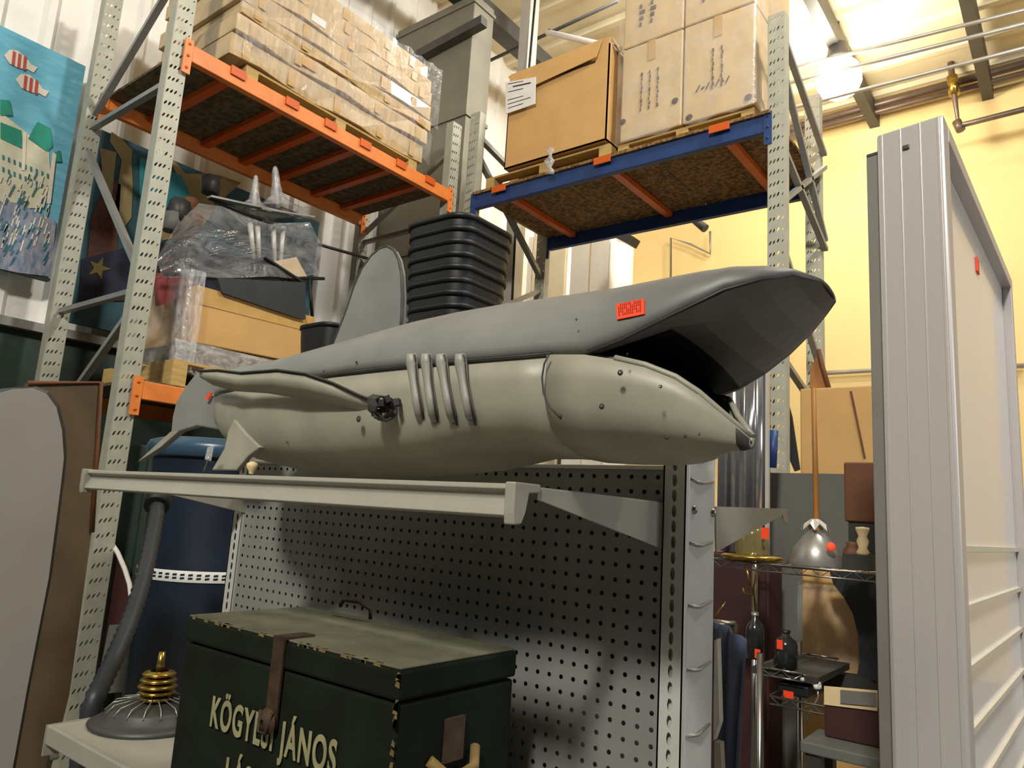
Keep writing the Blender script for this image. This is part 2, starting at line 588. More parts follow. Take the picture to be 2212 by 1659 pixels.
def beam(name, label, a, b, mat_, facing, h=.105, clips=(), group=None):
    """step beam from a to b; facing = direction the front looks"""
    a, b = Vector(a), Vector(b)
    f = Vector(facing)
    t = thing(name, label, 'beam', tuple(a), group)
    c = Vector((0, 0, -h / 2))
    MB().bar(a + c - f * .025, b + c - f * .025, .05, h).build('beam_body', mat_, t, bevel=.004)
    d = (b - a).normalized()
    for p, sgn in ((a, 1), (b, -1)):
        MB().bar(p + d * sgn * -.012 + Vector((0, 0, .02)), p + d * sgn * -.012 + Vector((0, 0, -h - .09)), .05, .012, up=tuple(f)).build('end_plate', mat_, t)
        for k in range(3):
            q = p + d * sgn * -.012 + f * .008 + Vector((0, 0, -.01 - k * .075))
            MB().lathe(q, [(.001, .004), (.008, .003), (.009, 0)], 8, axis=tuple(f)).build('rivet', M_clip if mat_ is M_orange else mat_, t)
    return t


YL0, YL1 = 1.89, 4.16
beam('rack_beam', 'bright orange front beam under the stacked flat cartons', (-4.03, YL0, 4.105), (-4.03, YL1, 4.105), M_orange, (1, 0, 0))
beam('rack_beam', 'rear orange beam of the upper shelf, seen in shadow from below', (-5.1, YL0, 4.105), (-5.1, YL1, 4.105), M_orange, (1, 0, 0))
beam('rack_beam', 'short visible orange beam beside the shark tail, under the wrapped carton', (-4.03, YL0, 2.085), (-4.03, YL1, 2.085), M_orange, (1, 0, 0), h=.1)
beam('rack_beam', 'dark rear orange beam of the lower shelf behind the shark tail', (-5.1, YL0, 2.085), (-5.1, YL1, 2.085), M_orange, (1, 0, 0), h=.1)


def cross_orange(y, z, k, where):
    t = thing('crossbar', 'orange crossbar under the left upper shelf, %s' % where, 'crossbar', (-4.5, y, z), 'crossbars under the left shelf')
    MB().box(-5.08, y - .03, z - .045, -4.04, y + .03, z - .005).build('bar', M_clip, t)
    MB().box(-4.035, y - .05, z - .045, -4.018, y + .05, z + .012).build('hook', M_clip, t)


ords = ('nearest the left post', 'second from the left post', 'third from the left post', 'third from the far end', 'second from the far end', 'nearest the far end')
for k, y in enumerate((2.2, 2.6, 2.92, 3.24, 3.6, 3.92)):
    cross_orange(y, 4.1, k, ords[k])
for k, (ya, yb) in enumerate(((YL0, 2.62), (2.625, 3.4), (3.405, YL1))):
    tag(MB().box(-5.09, ya, 4.095, -4.055, yb, 4.113).build('deck_board', M_osbd),
        ['left', 'middle', 'far'][k] + ' strand board of the left upper shelf deck', 'shelf board', 'deck boards on the orange shelf')
tag(MB().box(-5.09, YL0, 2.078, -4.055, YL1, 2.096).build('deck_board', M_osbd), 'strand board deck of the left lower shelf', 'shelf board')

# blue bay
t = thing('rack_frame', 'rack frame whose punched post rises right of the blue beams', 'rack frame', (-1.41, 4.353, 0))
post(t, -1.468, 4.353, 4.84, '-y')
post(t, -1.545, 5.42, 4.84, '-y')
for (ya, za, yb, zb) in ((4.4, 4.75, 5.45, 4.3), (4.4, 4.55, 5.45, 3.62), (4.4, 3.95, 5.45, 3.55), (4.4, 3.5, 5.45, 4.2),
                         (4.4, 3.3, 5.45, 2.5), (4.4, 2.55, 5.45, 2.25), (5.45, 2.2, 4.4, 1.4), (4.4, 1.3, 5.45, 1.3)):
    brace(t, (-1.415, ya, za), (-1.415, yb, zb))
t = thing('rack_frame', 'far steel rack frame where the blue beams end, right one of the meeting posts', 'rack frame', (-3.98, 4.353, 0))
post(t, -4.036, 4.353, 4.9, '-y')
post(t, -4.036, 5.42, 4.9, '-y')
for (ya, za, yb, zb) in ((4.4, 4.68, 5.45, 4.45), (4.4, 4.52, 5.45, 3.7), (4.4, 3.4, 5.45, 3.0), (4.4, 3.0, 5.45, 3.6), (4.4, 2.6, 5.45, 2.1)):
    brace(t, (-3.98, ya, za), (-3.98, yb, zb), .05)
beam('rack_beam', 'front blue beam carrying the two big carton loads', (-3.92, 4.35, 4.1), (-1.48, 4.35, 4.1), M_blue, (0, -1, 0), h=.115)
beam('rack_beam', 'rear blue beam, dark against the yellow wall', (-3.92, 5.44, 4.1), (-1.48, 5.44, 4.1), M_blue, (0, -1, 0), h=.115)
for k, x in enumerate((-3.64, -2.67, -1.78)):
    t = thing('crossbar', ['left', 'middle', 'right'][k] + ' rust-orange crossbar under the blue shelf', 'crossbar', (x, 4.9, 4.06), 'crossbars under the blue shelf')
    MB().box(x - .03, 4.36, 4.055, x + .03, 5.43, 4.095).build('bar', M_clip, t)
    MB().box(x - .07, 4.315, 4.06, x + .07, 4.325, 4.115).build('hook', M_clip, t)
for k, (xa, xb) in enumerate(((-3.93, -3.15), (-3.145, -2.35), (-2.345, -1.45))):
    tag(MB().box(xa, 4.33, 4.102, xb, 5.45, 4.125).build('deck_board', M_osb),
        ['left', 'middle', 'right'][k] + ' flecked strand board on the blue beams', 'shelf board', 'deck boards on the blue shelf')


def pallet(label, x0, y0, z0, x1, y1, along='x', h=.12, wrap=None):
    t = thing('pallet', label, 'pallet', ((x0 + x1) / 2, (y0 + y1) / 2, z0))
    n = 5
    for k in range(3):
        if along == 'x':
            yy = y0 + (y1 - y0 - .09) * k / 2
            MB().box(x0, yy, z0 + .016, x1, yy + .09, z0 + h - .018).build('stringer', M_pallet, t)
        else:
            xx = x0 + (x1 - x0 - .09) * k / 2
            MB().box(xx, y0, z0 + .016, xx + .09, y1, z0 + h - .018).build('stringer', M_pallet, t)
    for k in range(n):
        for zz in (z0, z0 + h - .018):
            if zz == z0 and k % 2:
                continue
            if along == 'x':
                xx = x0 + (x1 - x0 - .1) * k / (n - 1)
                MB().box(xx, y0, zz, xx + .1, y1, zz + .016).build('slat', M_pallet, t)
            else:
                yy = y0 + (y1 - y0 - .1) * k / (n - 1)
                MB().box(x0, yy, zz, x1, yy + .1, zz + .016).build('slat', M_pallet, t)
    return t


# stack of flat cartons, upper left shelf
pallet('low wooden pallet under the stacked flat cartons', -5.05, 2.3, 4.114, -4.12, 3.85, 'x', .12)
lay = [(4.236, .155), (4.395, .125), (4.524, .09), (4.616, .125), (4.744, .115), (4.862, .115), (4.98, .12)]
nm = ('lowest', 'second from bottom', 'third from bottom', 'fourth from bottom', 'fifth from bottom', 'sixth from bottom', 'topmost')
for k, (z, h) in enumerate(lay):
    j = random.uniform(-.03, .02)
    y0, y1 = 2.18 + random.uniform(-.02, .02), 3.9 + random.uniform(-.05, .05)
    t = thing('flat_carton', '%s flat tan carton in the film-wrapped stack on the orange beam' % nm[k], 'carton', (-4.6, 3, z), 'flat cartons on the upper left shelf')
    ym = y0 + (y1 - y0) * (.55 if k % 2 else .5)
    mb = MB()
    # slightly sagging long body
    secs = 8
    rings_ = []
    for q in range(secs + 1):
        yy = y0 + (y1 - y0) * q / secs
        sag = .012 * math.sin(q * 1.7 + k) * (1 if 0 < q < secs else .3)
        rings_.append([Vector((-5.1, yy, z + sag)), Vector((-4.09 + j + sag, yy, z + sag)), Vector((-4.09 + j - sag, yy, z + h - .006 + sag)), Vector((-5.1, yy, z + h - .006 + sag))])
    mb.rings(rings_, smooth=False, cap=True)
    mb.build('carton_body', M_cards, t, bevel=.005)
    for q in range(5):
        yy = y0 + .12 + (y1 - y0 - .3) * q / 4 + random.uniform(-.05, .05)
        MB().box(-4.088 + j, yy, z + .012, -4.083 + j, yy + .055, z + h - .02).build('tape_strip', M_tape, t)
    if k in (1, 4):
        MB().box(-4.086 + j, y0 + .5, z + .03, -4.08 + j, y0 + .62, z + h - .03).build('torn_flap', M_white if k == 4 else M_card, t)
# film around it
mb = MB()
for (za, zb, yb) in ((4.24, 4.5, 3.93), (4.55, 5.08, 3.98)):
    secs = 30
    r = []
    for q in range(secs + 1):
        yy = 2.16 + (yb - 2.16) * q / secs
        xx = -4.055 + random.uniform(-.012, .012)
        r.append([Vector((xx, yy, za + random.uniform(-.02, .02))), Vector((xx + random.uniform(-.01, .01), yy, zb + random.uniform(-.02, .02)))])
    mb.rings(r, close=False)
tag(mb.build('stretch_film', M_filmt), 'clear stretch film around the flat carton stack', 'plastic film')

# cartons on the blue shelf
pallet('wooden pallet under the single labelled carton', -3.85, 4.4, 4.126, -2.66, 5.1, 'y', .13)
pallet('wooden pallet under the tall wrapped cartons', -2.6, 4.42, 4.126, -1.58, 5.2, 'y', .1)
t = thing('labelled_carton', 'large open tan carton with a white paper label at upper left', 'carton', (-3.1, 4.7, 4.26))
x0, x1 = -3.63, -2.67
zb, zt = 4.27, 5.06
MB().box(x0, 4.36, zb, x1, 4.37, zt + .06).box(x0, 5.08, zb, x1, 5.09, zt).box(x0, 4.36, zb, x0 + .01, 5.09, zt).box(x1 - .01, 4.36, zb, x1, 5.09, zt).box(x0, 4.36, zb, x1, 5.09, zb + .01).build('carton_walls', M_card, t)
MB().box(x0 + .08, 4.352, zt - .12, x1 - .12, 4.3585, zt - .108).build('fold_shadow_line', M_rust, t)
mb = MB()
mb.prism([(x0 - .01, 4.345, zt + .04), (x1 - .06, 4.345, zt + .05), (x1 - .1, 4.33, zt - .1), (x0 + .1, 4.33, zt - .16)], (0, .006, 0))
mb.build('front_flap', M_card, t)
mb = MB()
mb.prism([(x1, 4.36, zt + .06), (x1, 5.05, zt + .0), (x1 + .08, 4.95, zt - .14), (x1 + .05, 4.42, zt - .05)], (.006, 0, 0))
mb.build('side_flap', M_card, t)
mb = MB()
q = [B(1092, 178, y=4.325), B(1157, 166, y=4.325), B(1156, 224, y=4.325), B(1092, 246, y=4.325)]
mb.prism(q, (0, .006, 0))
lb = mb.build('paper_label', M_white, t, label='white printed paper label')
mb = MB()
for k in range(7):
    a = q[0].lerp(q[3], .08 + .13 * k)
    b_ = q[1].lerp(q[2], .08 + .13 * k)
    if k in (3,):
        continue
    p0, p1 = a.lerp(b_, .08 if k != 1 else .25), a.lerp(b_, .85 if k % 2 else .6)
    h = Vector((0, 0, .012 if k == 1 else .006))
    y_ = Vector((0, -.0015, 0))
    mb.add([p0 + y_, p1 + y_, p1 + y_ + h, p0 + y_ + h], [(0, 1, 2, 3)])
mb.build('print_lines', M_inkd, lb)
t = thing('brown_carton', 'plain dim carton behind the left side of the labelled one', 'carton', (-3.75, 5.2, 4.13))
MB().box(-4.0, 4.95, 4.126, -3.6, 5.4, 4.62).build('carton_body', M_card, t, bevel=.006)
MB().box(-3.84, 4.945, 4.13, -3.78, 4.951, 4.6).build('tape', M_tape, t)
t = thing('cardboard_tube', 'white tube lying across the top of the labelled carton', 'tube', (-3.2, 4.5, 5.12))
a, b_ = B(1182, 70, y=4.45), B(1340, 106, y=4.45)
MB().tube([a, b_], .024, 12).build('tube_wall', M_white, t)
MB().lathe(a, [(.02, 0), (.02, .03)], 10, axis=(1, 0, 0)).build('end_cap', M_rim, t)
t = thing('dangling_film', 'twisted strip of clear film hanging over the blue beam', 'plastic film', B(1188, 320, y=4.28))
mb = MB()
r = []
for k in range(9):
    v = 318 + 58 * k / 8
    w_ = 7 + 4 * math.sin(k * 1.9)
    r.append([B(1188 - w_ + 3 * math.sin(k), v, y=4.28), B(1188 + 2, v, y=4.26 - .01 * math.cos(k * 2)), B(1188 + w_, v, y=4.28)])
mb.rings(r, close=False)
mb.build('film_strip', M_film, t, solid=.002)

bx = [(-2.575, -2.09), (-2.08, -1.575)]
names = {(0, 0): 'lower left', (1, 0): 'lower right', (0, 1): 'upper left', (1, 1): 'upper right'}
for i, (xa, xb) in enumerate(bx):
    for j in (0, 1):
        za = 4.235 + (.755 if j else 0)
        zb = za + .745
        t = thing('tall_carton', '%s of the four tall film-wrapped cartons by the right rack post' % names[(i, j)], 'carton', ((xa + xb) / 2, 4.75, za), 'tall wrapped cartons')
        MB().box(xa, 4.40, za, xb, 5.15, zb).build('carton_body', M_cardp, t, bevel=.01)
        MB().box((xa + xb) / 2 - .03, 4.395, zb - .16, (xa + xb) / 2 + .03, 4.3985, zb - .002).build('tape', M_tape, t)
        if j == 0:
            mb = MB()
            for k in range(3 if i == 0 else 2):
                xx = xa + .16 + k * .065 + .05 * i
                for q in range(9):
                    zq = za + .2 + q * .035
                    mb.box(xx + .004 * (q % 2), 4.3935, zq, xx + .009 + .01 * ((q * 7 + k) % 3) / 3, 4.3985, zq + .024)
            mb.build('printed_text', M_ink, t)
            if i == 1:
                mb = MB()
                for q in range(7):
                    mb.bar((xa + .1 + q * .035, 4.395, za + .21 + .012 * (q % 2)), (xa + .125 + q * .035, 4.395, za + .235 + .02 * ((q + 1) % 2)), .004, .007)
                mb.build('marker_scribble', M_ink, t)
            mb = MB()
            for (cx, cz) in ((xa + .02, za + .16), (xb - .05, za + .2)) if i == 0 else ((xa + .05, za + .04), (xb - .04, za + .06)):
                mb.lathe((cx, 4.3985, cz), [(.001, .004), (.024, .003), (.028, 0)], 7, axis=(0, -1, .2))
            mb.build('torn_hole', M_rust, t)
        else:
            mb = MB()
            for k in range(2):
                for q in range(4):
                    mb.box(xa + .13 + k * .09, 4.3935, za + .14 + q * .05, xa + .15 + k * .09 + .012 * (q % 3), 4.3985, za + .17 + q * .05)
            mb.build('printed_text', M_ink, t)
# film around the four
mb = MB()
r = []
for k, (x, y) in enumerate([(-2.59, 5.1), (-2.6, 4.37)] + [(-2.6 + .1 * q, 4.375 + random.uniform(-.008, .004)) for q in range(1, 11)] + [(-1.555, 4.385), (-1.55, 4.6), (-1.545, 4.9), (-1.55, 5.2)]):
    r.append([Vector((x, y, 4.2 + random.uniform(-.02, .04))), Vector((x + random.uniform(-.01, .01), y, 4.6)), Vector((x, y, 4.97 + random.uniform(-.01, .01))), Vector((x, y, 5.4)), Vector((x, y, 5.75))])
mb.rings(r, close=False)
tag(mb.build('stretch_film', M_filmt), 'clear stretch film around the four tall cartons', 'plastic film')

# wrapped boards seen under the blue shelf, standing on the rack behind
yb = 6.8
t = thing('wrapped_board', 'tall cream wrapped board, left of the pair under the blue shelf', 'board', B(1190, 650, y=yb), 'wrapped boards under the blue shelf')
a0, a1 = B(1152, 520, y=yb), B(1225, 520, y=yb)
MB().box(a0.x, yb, 0, a1.x - .01, yb + .05, a0.z + .1).build('board_core', M_boardy, t, bevel=.01)
MB().box(a0.x + .16, yb - .012, .4, a0.x + .19, yb, a0.z + .1).build('tape', M_board, t)
MB().box(a0.x - .06, yb - .01, .4, a0.x - .005, yb + .1, a0.z + .05).build('edge_cover', M_board, t)
t = thing('wrapped_board', 'wide white wrapped board, right of the pair under the blue shelf', 'board', B(1280, 650, y=yb), 'wrapped boards under the blue shelf')
a0, a1 = B(1238, 520, y=yb), B(1322, 520, y=yb)
MB().box(a0.x, yb - .03, 0, a1.x, yb + .12, a0.z + .12).build('board_core', M_board, t, bevel=.012)
mb = MB()
r = []
for k in range(9):
    th = math.pi / 2 * k / 8
    xx = a1.x + .12 * math.sin(th)
    yy = yb - .03 + .3 * (1 - math.cos(th))
    r.append([Vector((xx, yy, 0)), Vector((xx, yy, a0.z - .12))])
mb.rings(r, close=False)
mb.build('rounded_side', M_board, t, solid=.02)
MB().box((a0.x + a1.x) / 2, yb - .034, .4, (a0.x + a1.x) / 2 + .012, yb - .03, a0.z).build('seam', M_cardp, t)
tag(MB().bar(B(1325, 500, y=6.5), B(1372, 525, y=6.5), .14, .09).build('wall_bracket', M_steel), 'dark steel arm sticking out above the white wrapped board', 'bracket')
a, b_ = B(1484, 462, y=7.5), B(1524, 494, y=7.5)
a = b_ + (a - b_) * 1.0
tag(MB().tube([(a.x, a.y, ZC), a, b_], .05, 8).build('pipe_stub', M_steel), 'short dark slanting pipe end just below the blue shelf', 'pipe')

# black tubs
cn = B(1004, 450, z=2.75)
tz = 2.75
xL = B(868, 465, y=cn.y).x
yR = B(1122, 520, x=cn.x).y
cx, cy = (xL + cn.x) / 2, (cn.y + yR) / 2
hx, hy = (cn.x - xL) / 2, (yR - cn.y) / 2


def rrect(hx, hy, z, r, n=5):
    out = []
    for (sx, sy, a0) in ((1, 1, 0), (-1, 1, 90), (-1, -1, 180), (1, -1, 270)):
        for k in range(n + 1):
            t_ = math.radians(a0 + 90 * k / n)
            out.append(Vector((sx * (hx - r) + r * math.cos(t_), sy * (hy - r) + r * math.sin(t_), z)))
    return out


def make_tub(label, loc, hx, hy, group):
    t = thing('storage_tub', label, 'tub', loc, group)
    L = Vector(loc)
    rr = .09
    rings_ = [rrect(hx * .84, hy * .84, -.3, rr), rrect(hx * .955, hy * .955, -.07, rr), rrect(hx * .965, hy * .965, -.02, rr)]
    MB().rings([[p + L for p in q] for q in rings_], smooth=True).build('tub_wall', M_black, t)
    MB().add([p + L for p in rrect(hx * .84, hy * .84, -.3, rr)], [tuple(range(24))]).build('base', M_black, t)
    rim = [rrect(hx * .965, hy * .965, -.022, rr), rrect(hx * 1.0, hy * 1.0, -.024, rr), rrect(hx * 1.005, hy * 1.005, -.004, rr), rrect(hx * .985, hy * .985, 0, rr), rrect(hx * .94, hy * .94, -.002, rr), rrect(hx * .9, hy * .9, -.2, rr)]
    MB().rings([[p + L for p in q] for q in rim], smooth=True).build('rim', M_black, t)
    return t


NT = 15
tubs = []
step = .056
for k in range(NT):
    z = tz - k * step
    lab = {0: 'topmost black tub of the tall nested stack behind the shark', 1: 'second black tub from the top of the nested stack'}.get(k)
    if lab is None:
        lab = '%s black nested tub counted down from the top of the stack' % ['', '', 'third', 'fourth', 'fifth', 'sixth', 'seventh', 'eighth', 'ninth', 'tenth', 'eleventh', 'twelfth', 'thirteenth', 'fourteenth', 'fifteenth'][k]
    s = 1 - .012 * k + (0 if k else .01)
    make_tub(lab, (cx + .004 * math.sin(k * 2), cy, z), hx * s, hy * s, 'nested black tubs')
zb = tz - (NT - 1) * step - .3
tag(MB().box(cx - hx, cy - hy, 0, cx + hx, cy + hy, zb).build('plinth_box', M_greyb, bevel=.01), 'grey plinth box under the black tub stack, hidden behind the shark', 'box')
make_tub('black tub low between the dorsal fin and the wrapped carton', tuple(B(722, 712, y=2.6)), .16, .16, None)
p = B(722, 712, y=2.6)
tag(MB().box(p.x - .14, p.y - .14, 0, p.x + .14, p.y + .14, p.z - .3).build('plinth_box', M_greyb, bevel=.01), 'grey plinth box under the low black tub', 'box')

# ------------------------------------------------------------------ lower left shelf load
pallet('dark wooden pallet under the film-wrapped carton', -5.0, 2.1, 2.097, -4.12, 3.3, 'x', .16)
t = thing('wrapped_carton', 'tan carton wrapped in film behind the shark tail', 'carton', (-4.6, 2.7, 2.28))
x0 = -4.2
MB().prism([(x0, 2.22, 2.39), (x0, 3.1, 2.42), (x0, 3.1, 2.765), (x0, 2.22, 2.745)], (-.72, 0, 0)).build('carton_body', M_card, t, bevel=.008)
MB().prism([(x0 - .01, 2.2, 2.26), (x0 - .01, 3.14, 2.26), (x0 - .01, 3.12, 2.415), (x0 - .01, 2.2, 2.385)], (-.7, 0, 0)).build('carton_base', M_browng, t)
MB().prism([(x0 + .004, 2.25, 2.63), (x0 + .004, 3.08, 2.65), (x0 + .004, 3.08, 2.76), (x0 + .004, 2.25, 2.74)], (-.003, 0, 0)).build('tape', M_tape, t)
mb = MB()
r = []
for k in range(14):
    y = 2.12 + 1.05 * k / 13
    wv = .02 * math.sin(k * 2.1)
    r.append([Vector((x0 + .02, y, 2.39)), Vector((x0 + .05 + wv, y, 2.31)), Vector((x0 + .03 - wv, y, 2.17 + .03 * math.sin(k * 1.3)))])
mb.rings(r, close=False)
mb.build('film_skirt', M_film, t)
mb = MB()
r = []
for k, (x, y) in enumerate(((-4.95, 2.16), (-4.6, 2.15), (-4.35, 2.14), (-4.2, 2.13), (-4.15, 2.17), (-4.15, 2.24))):
    r.append([Vector((x, y, 2.2)), Vector((x + .01 * (k % 2), y, 2.5)), Vector((x, y, 2.82))])
mb.rings(r, close=False)
mb.build('film_corner', M_film, t)

t = thing('wrapped_furniture', 'upturned table legs bundled in clear film above the tan carton', 'furniture bundle', (-4.6, 2.7, 2.8))
XF = -4.3
def f(px, py, dx=0):
    return B(px, py, x=XF + dx)
# dark rods
for (a, b_) in (((413, 615), (468, 440)), ((352, 592), (700, 602)), ((450, 428), (572, 478)), ((330, 575), (420, 560)), ((565, 478), (660, 492)),
                ((668, 600), (675, 690)), ((660, 520), (800, 560)), ((420, 590), (560, 580))):
    MB().tube([f(*a), f(*b_)], .012, 8).build('frame_rod', M_dark, t)
for (a, b_) in (((540, 480), (548, 560)), ((556, 482), (560, 560)), ((590, 486), (594, 570)), ((612, 488), (606, 570)), ((640, 570), (600, 640))):
    MB().tube([f(*a, -.05), f(*b_, -.05)], [.02, .012], 8).build('leg', M_ductl, t)
# spikes under film: flared cones
for (tipx, tipy, bx_, by_, w_) in ((594, 358, 600, 450, .12), (553, 378, 548, 455, .1)):
    tip, base = f(tipx, tipy, -.1), f(bx_, by_, -.1)
    h = (tip - base).length
    MB().lathe(base, [(w_ * 1.7, -.02), (w_ * .9, h * .1), (w_ * .42, h * .28), (w_ * .26, h * .55), (w_ * .2, h * .85), (w_ * .12, h * .97), (.002, h)], 12, axis=tuple(tip - base)).build('film_peak', M_film, t)
    MB().tube([base, tip - (tip - base) * .06], [.02, .012], 6).build('leg', M_ductl, t)
mb = MB()
for (a, b_, w_) in (((452, 425), (660, 470), .10), ((560, 452), (675, 470), .12)):
    mb.bar(f(*a, .02), f(*b_, .02), w_ * .5, .012)
mb.build('rail', M_tin, t)
# draped film sheet
mb = MB()
r = []
rnd = random.Random(3)
prof_t = [(340, 560), (385, 480), (430, 440), (480, 445), (530, 470), (580, 480), (630, 478), (670, 480), (690, 520)]
for k, (u, v) in enumerate(prof_t):
    row = []
    for j in range(8):
        vv = v + (598 - v) * j / 7
        uu = u + (u - 510) * .04 * math.sin(j)
        row.append(f(uu, vv + rnd.uniform(-4, 4), .06 + rnd.uniform(-.03, .03)))
    r.append(row)
mb.rings(r, close=False)
mb.build('film_drape', M_filmt, t)
MB().bar(f(560, 560, .0), f(640, 612, .0), .16, .012).build('dark_panel', M_dark, t)
MB().prism([f(590, 565, -.02), f(640, 555, -.02), f(665, 600, -.02), f(600, 600, -.02)], (-.02, 0, 0)).build('card_piece', M_cardp, t)
MB().prism([f(470, 560, -.05), f(560, 545, -.05), f(640, 600, -.05), f(450, 605, -.05)], (-.03, 0, 0)).build('black_seat', M_dark, t)
MB().prism([f(470, 600, .13), f(660, 610, .13), f(660, 690, .13), f(640, 686, .13), f(480, 632, .13)], (-.015, 0, 0)).build('dark_panel', M_hose, t)
rnd = random.Random(21)
mb = MB()
for k in range(16):
    u, v = rnd.uniform(440, 520), rnd.uniform(500, 555)
    l = rnd.uniform(15, 45)
    mb.tube([f(u, v, .10), f(u + l * .5, v - 3, .105), f(u + l, v - 4, .10)], [.001, .0035, .001], 5)
for k in range(10):
    u, v = rnd.uniform(560, 670), rnd.uniform(440, 470)
    mb.tube([f(u, v, .05), f(u + 14, v + 3, .05)], [.001, .003], 5)
mb.build('film_glint', M_silver, t, stuff=True)  # thin silver tubes stand in for bright highlight streaks on the film
t = thing('painted_ornament', 'dim pinkish ornament bundle in film between the left post and the upturned legs', 'ornament', f(380, 560))
rnd = random.Random(9)
for k, (u, v, rad, mm) in enumerate(((385, 455, .07, M_rim), (410, 445, .05, M_brown), (372, 480, .06, M_greyb), (400, 500, .08, M_browng), (360, 575, .05, M_maroon), (400, 555, .06, M_rim), (455, 400, .06, M_rim), (420, 480, .05, M_brown))):
    c = f(u, v, -.3)
    vs = [c + Vector((rad * math.cos(a_) * rnd.uniform(.7, 1.2), rad * math.sin(a_) * rnd.uniform(.7, 1.2), z_ * rad)) for z_ in (-1, 0, 1) for a_ in [q * math.pi / 4 for q in range(8)]]
    MB().rings([vs[0:8], vs[8:16], vs[16:24]], cap=True).build('ornament_piece', mm, t)
MB().prism([f(340, 590, -.1), f(420, 590, -.1), f(430, 625, -.1), f(345, 660, -.1)], (-.05, 0, 0)).build('pink_cloth', M_red, t)

# ------------------------------------------------------------------ painted panels
M_sea = mat('painted_sea', (120, 188, 206), .75, 0, 0, 5, rgb2=(86, 160, 190), stretch=(1, 1, 4))
M_castle = mat('painted_castle', (206, 202, 176), .8, 0, .1, 9)
M_roofg = mat('painted_green_roof', (36, 140, 116), .75, 0, .15, 7)
M_fishw = mat('painted_fish_white', (224, 214, 196), .8, 0, .05, 9)
M_fishr = mat('painted_fish_red', (190, 84, 74), .8, 0, .1, 9)
M_reef = mat('painted_reef', (170, 160, 170), .8, 0, 0, 14, rgb2=(84, 120, 150), stretch=(1, 3, 1), bump=.2)
M_weed = mat('painted_weed', (60, 120, 130), .8, 0, .2, 20)
M_sea2 = mat('painted_dim_sea', (56, 96, 104), .8, 0, 0, 5, rgb2=(40, 62, 72))
M_flesh = mat('painted_flesh', (150, 134, 92), .8, 0, .12, 6)
M_coral = mat('painted_coral', (110, 60, 50), .8, 0, 0, 25, rgb2=(60, 50, 40), bump=.3)
M_reef2 = mat('painted_dark_reef', (40, 42, 66), .8, 0, 0, 12, rgb2=(24, 24, 36))
M_star = mat('painted_star', (120, 106, 50), .8, 0, .15, 20)
XP = -5.42
q = [B(-220, -75, x=XP), B(168, 135, x=XP), B(102, 600, x=XP), B(-220, 520, x=XP)]
zt = (q[0].z + q[1].z) / 2 * 0 + B(168, 135, x=XP).z
zb = B(102, 600, x=XP).z
yr = B(140, 400, x=XP).y
yl = .3
t = thing('scenery_painting', 'pale blue underwater scenery panel with striped fish at the left edge', 'painting', (XP, 1.2, zb))
MB().box(XP - .04, yl, zb, XP, yr, zt).build('canvas', M_sea, t)
MB().box(XP - .045, yl - .01, zb - .02, XP + .006, yr + .01, zb).build('bottom_edge', M_deepg, t)


def onp(u, v, d=.004, X=XP):
    p = B(u, v, x=X)
    return Vector((X + d, p.y, p.z))


def poly(pts, m_, parent, name, X=XP, d=.004, th=.003, label=None):
    return MB().prism([onp(u, v, d, X) for u, v in pts], (th, 0, 0)).build(name, m_, parent, label=label)


for (du, dv) in ((0, 0), (25, 52)):
    fs = poly([(8 + du, 120 + dv), (20 + du, 108 + dv), (38 + du, 110 + dv), (58 + du, 128 + dv), (66 + du, 140 + dv), (80 + du, 146 + dv), (72 + du, 158 + dv), (58 + du, 150 + dv), (40 + du, 148 + dv), (20 + du, 138 + dv)], M_fishw, t, 'painted_fish')
    for k in range(3):
        u = 27 + 12 * k + du
        v = 111 + 5 * k + dv
        poly([(u, v), (u + 6, v + 3), (u + 3, v + 32), (u - 3, v + 30)], M_fishr, fs, 'stripe', d=.008)
poly([(-30, 245), (10, 250), (60, 290), (105, 330), (110, 400), (80, 450), (-30, 450)], M_castle, t, 'castle_wall')
for pts in (((0, 216), (20, 218), (26, 250), (0, 250)), ((0, 265), (45, 283), (47, 322), (0, 300)), ((60, 300), (80, 264), (108, 278), (112, 316), (100, 328)), ((118, 330), (128, 325), (132, 350), (120, 350))):
    poly(pts, M_roofg, t, 'green_roof', d=.009)
mb = MB()
for k in range(9):
    u, v = 4 + 12 * k, 335 + 5 * k
    for r_ in (0, 1):
        mb.prism([onp(u, v + 26 * r_, .009), onp(u + 4, v + 2 + 26 * r_, .009), onp(u + 4, v + 12 + 26 * r_, .009), onp(u, v + 10 + 26 * r_, .009)], (.003, 0, 0))
mb.build('painted_window', M_weed, t, stuff=True)
poly([(48, 285), (56, 288), (52, 370), (45, 368)], M_fishw, t, 'castle_tower', d=.01)
poly([(112, 330), (120, 334), (108, 440), (99, 440)], M_fishw, t, 'castle_tower', d=.01)
poly([(-30, 430), (40, 440), (120, 480), (108, 598), (40, 590), (-30, 575)], M_reef, t, 'painted_reef', d=.009)
mb = MB()
rnd = random.Random(5)
for k in range(60):
    u, v = rnd.uniform(0, 105), rnd.uniform(375, 520)
    l = rnd.uniform(10, 26)
    mb.prism([onp(u, v, .013), onp(u + 3, v + 1, .013), onp(u + 3 - l * .3, v + l, .013), onp(u - l * .3, v + l, .013)], (.003, 0, 0))
mb.build('painted_weed', M_fishw, t, stuff=True)
mb = MB()
for k in range(40):
    u, v = rnd.uniform(0, 105), rnd.uniform(370, 560)
    l = rnd.uniform(10, 26)
    mb.prism([onp(u, v, .014), onp(u + 3, v + 1, .014), onp(u + 3 - l * .5, v + l, .014), onp(u - l * .5, v + l, .014)], (.003, 0, 0))
mb.build('painted_weed', M_weed, t, stuff=True)

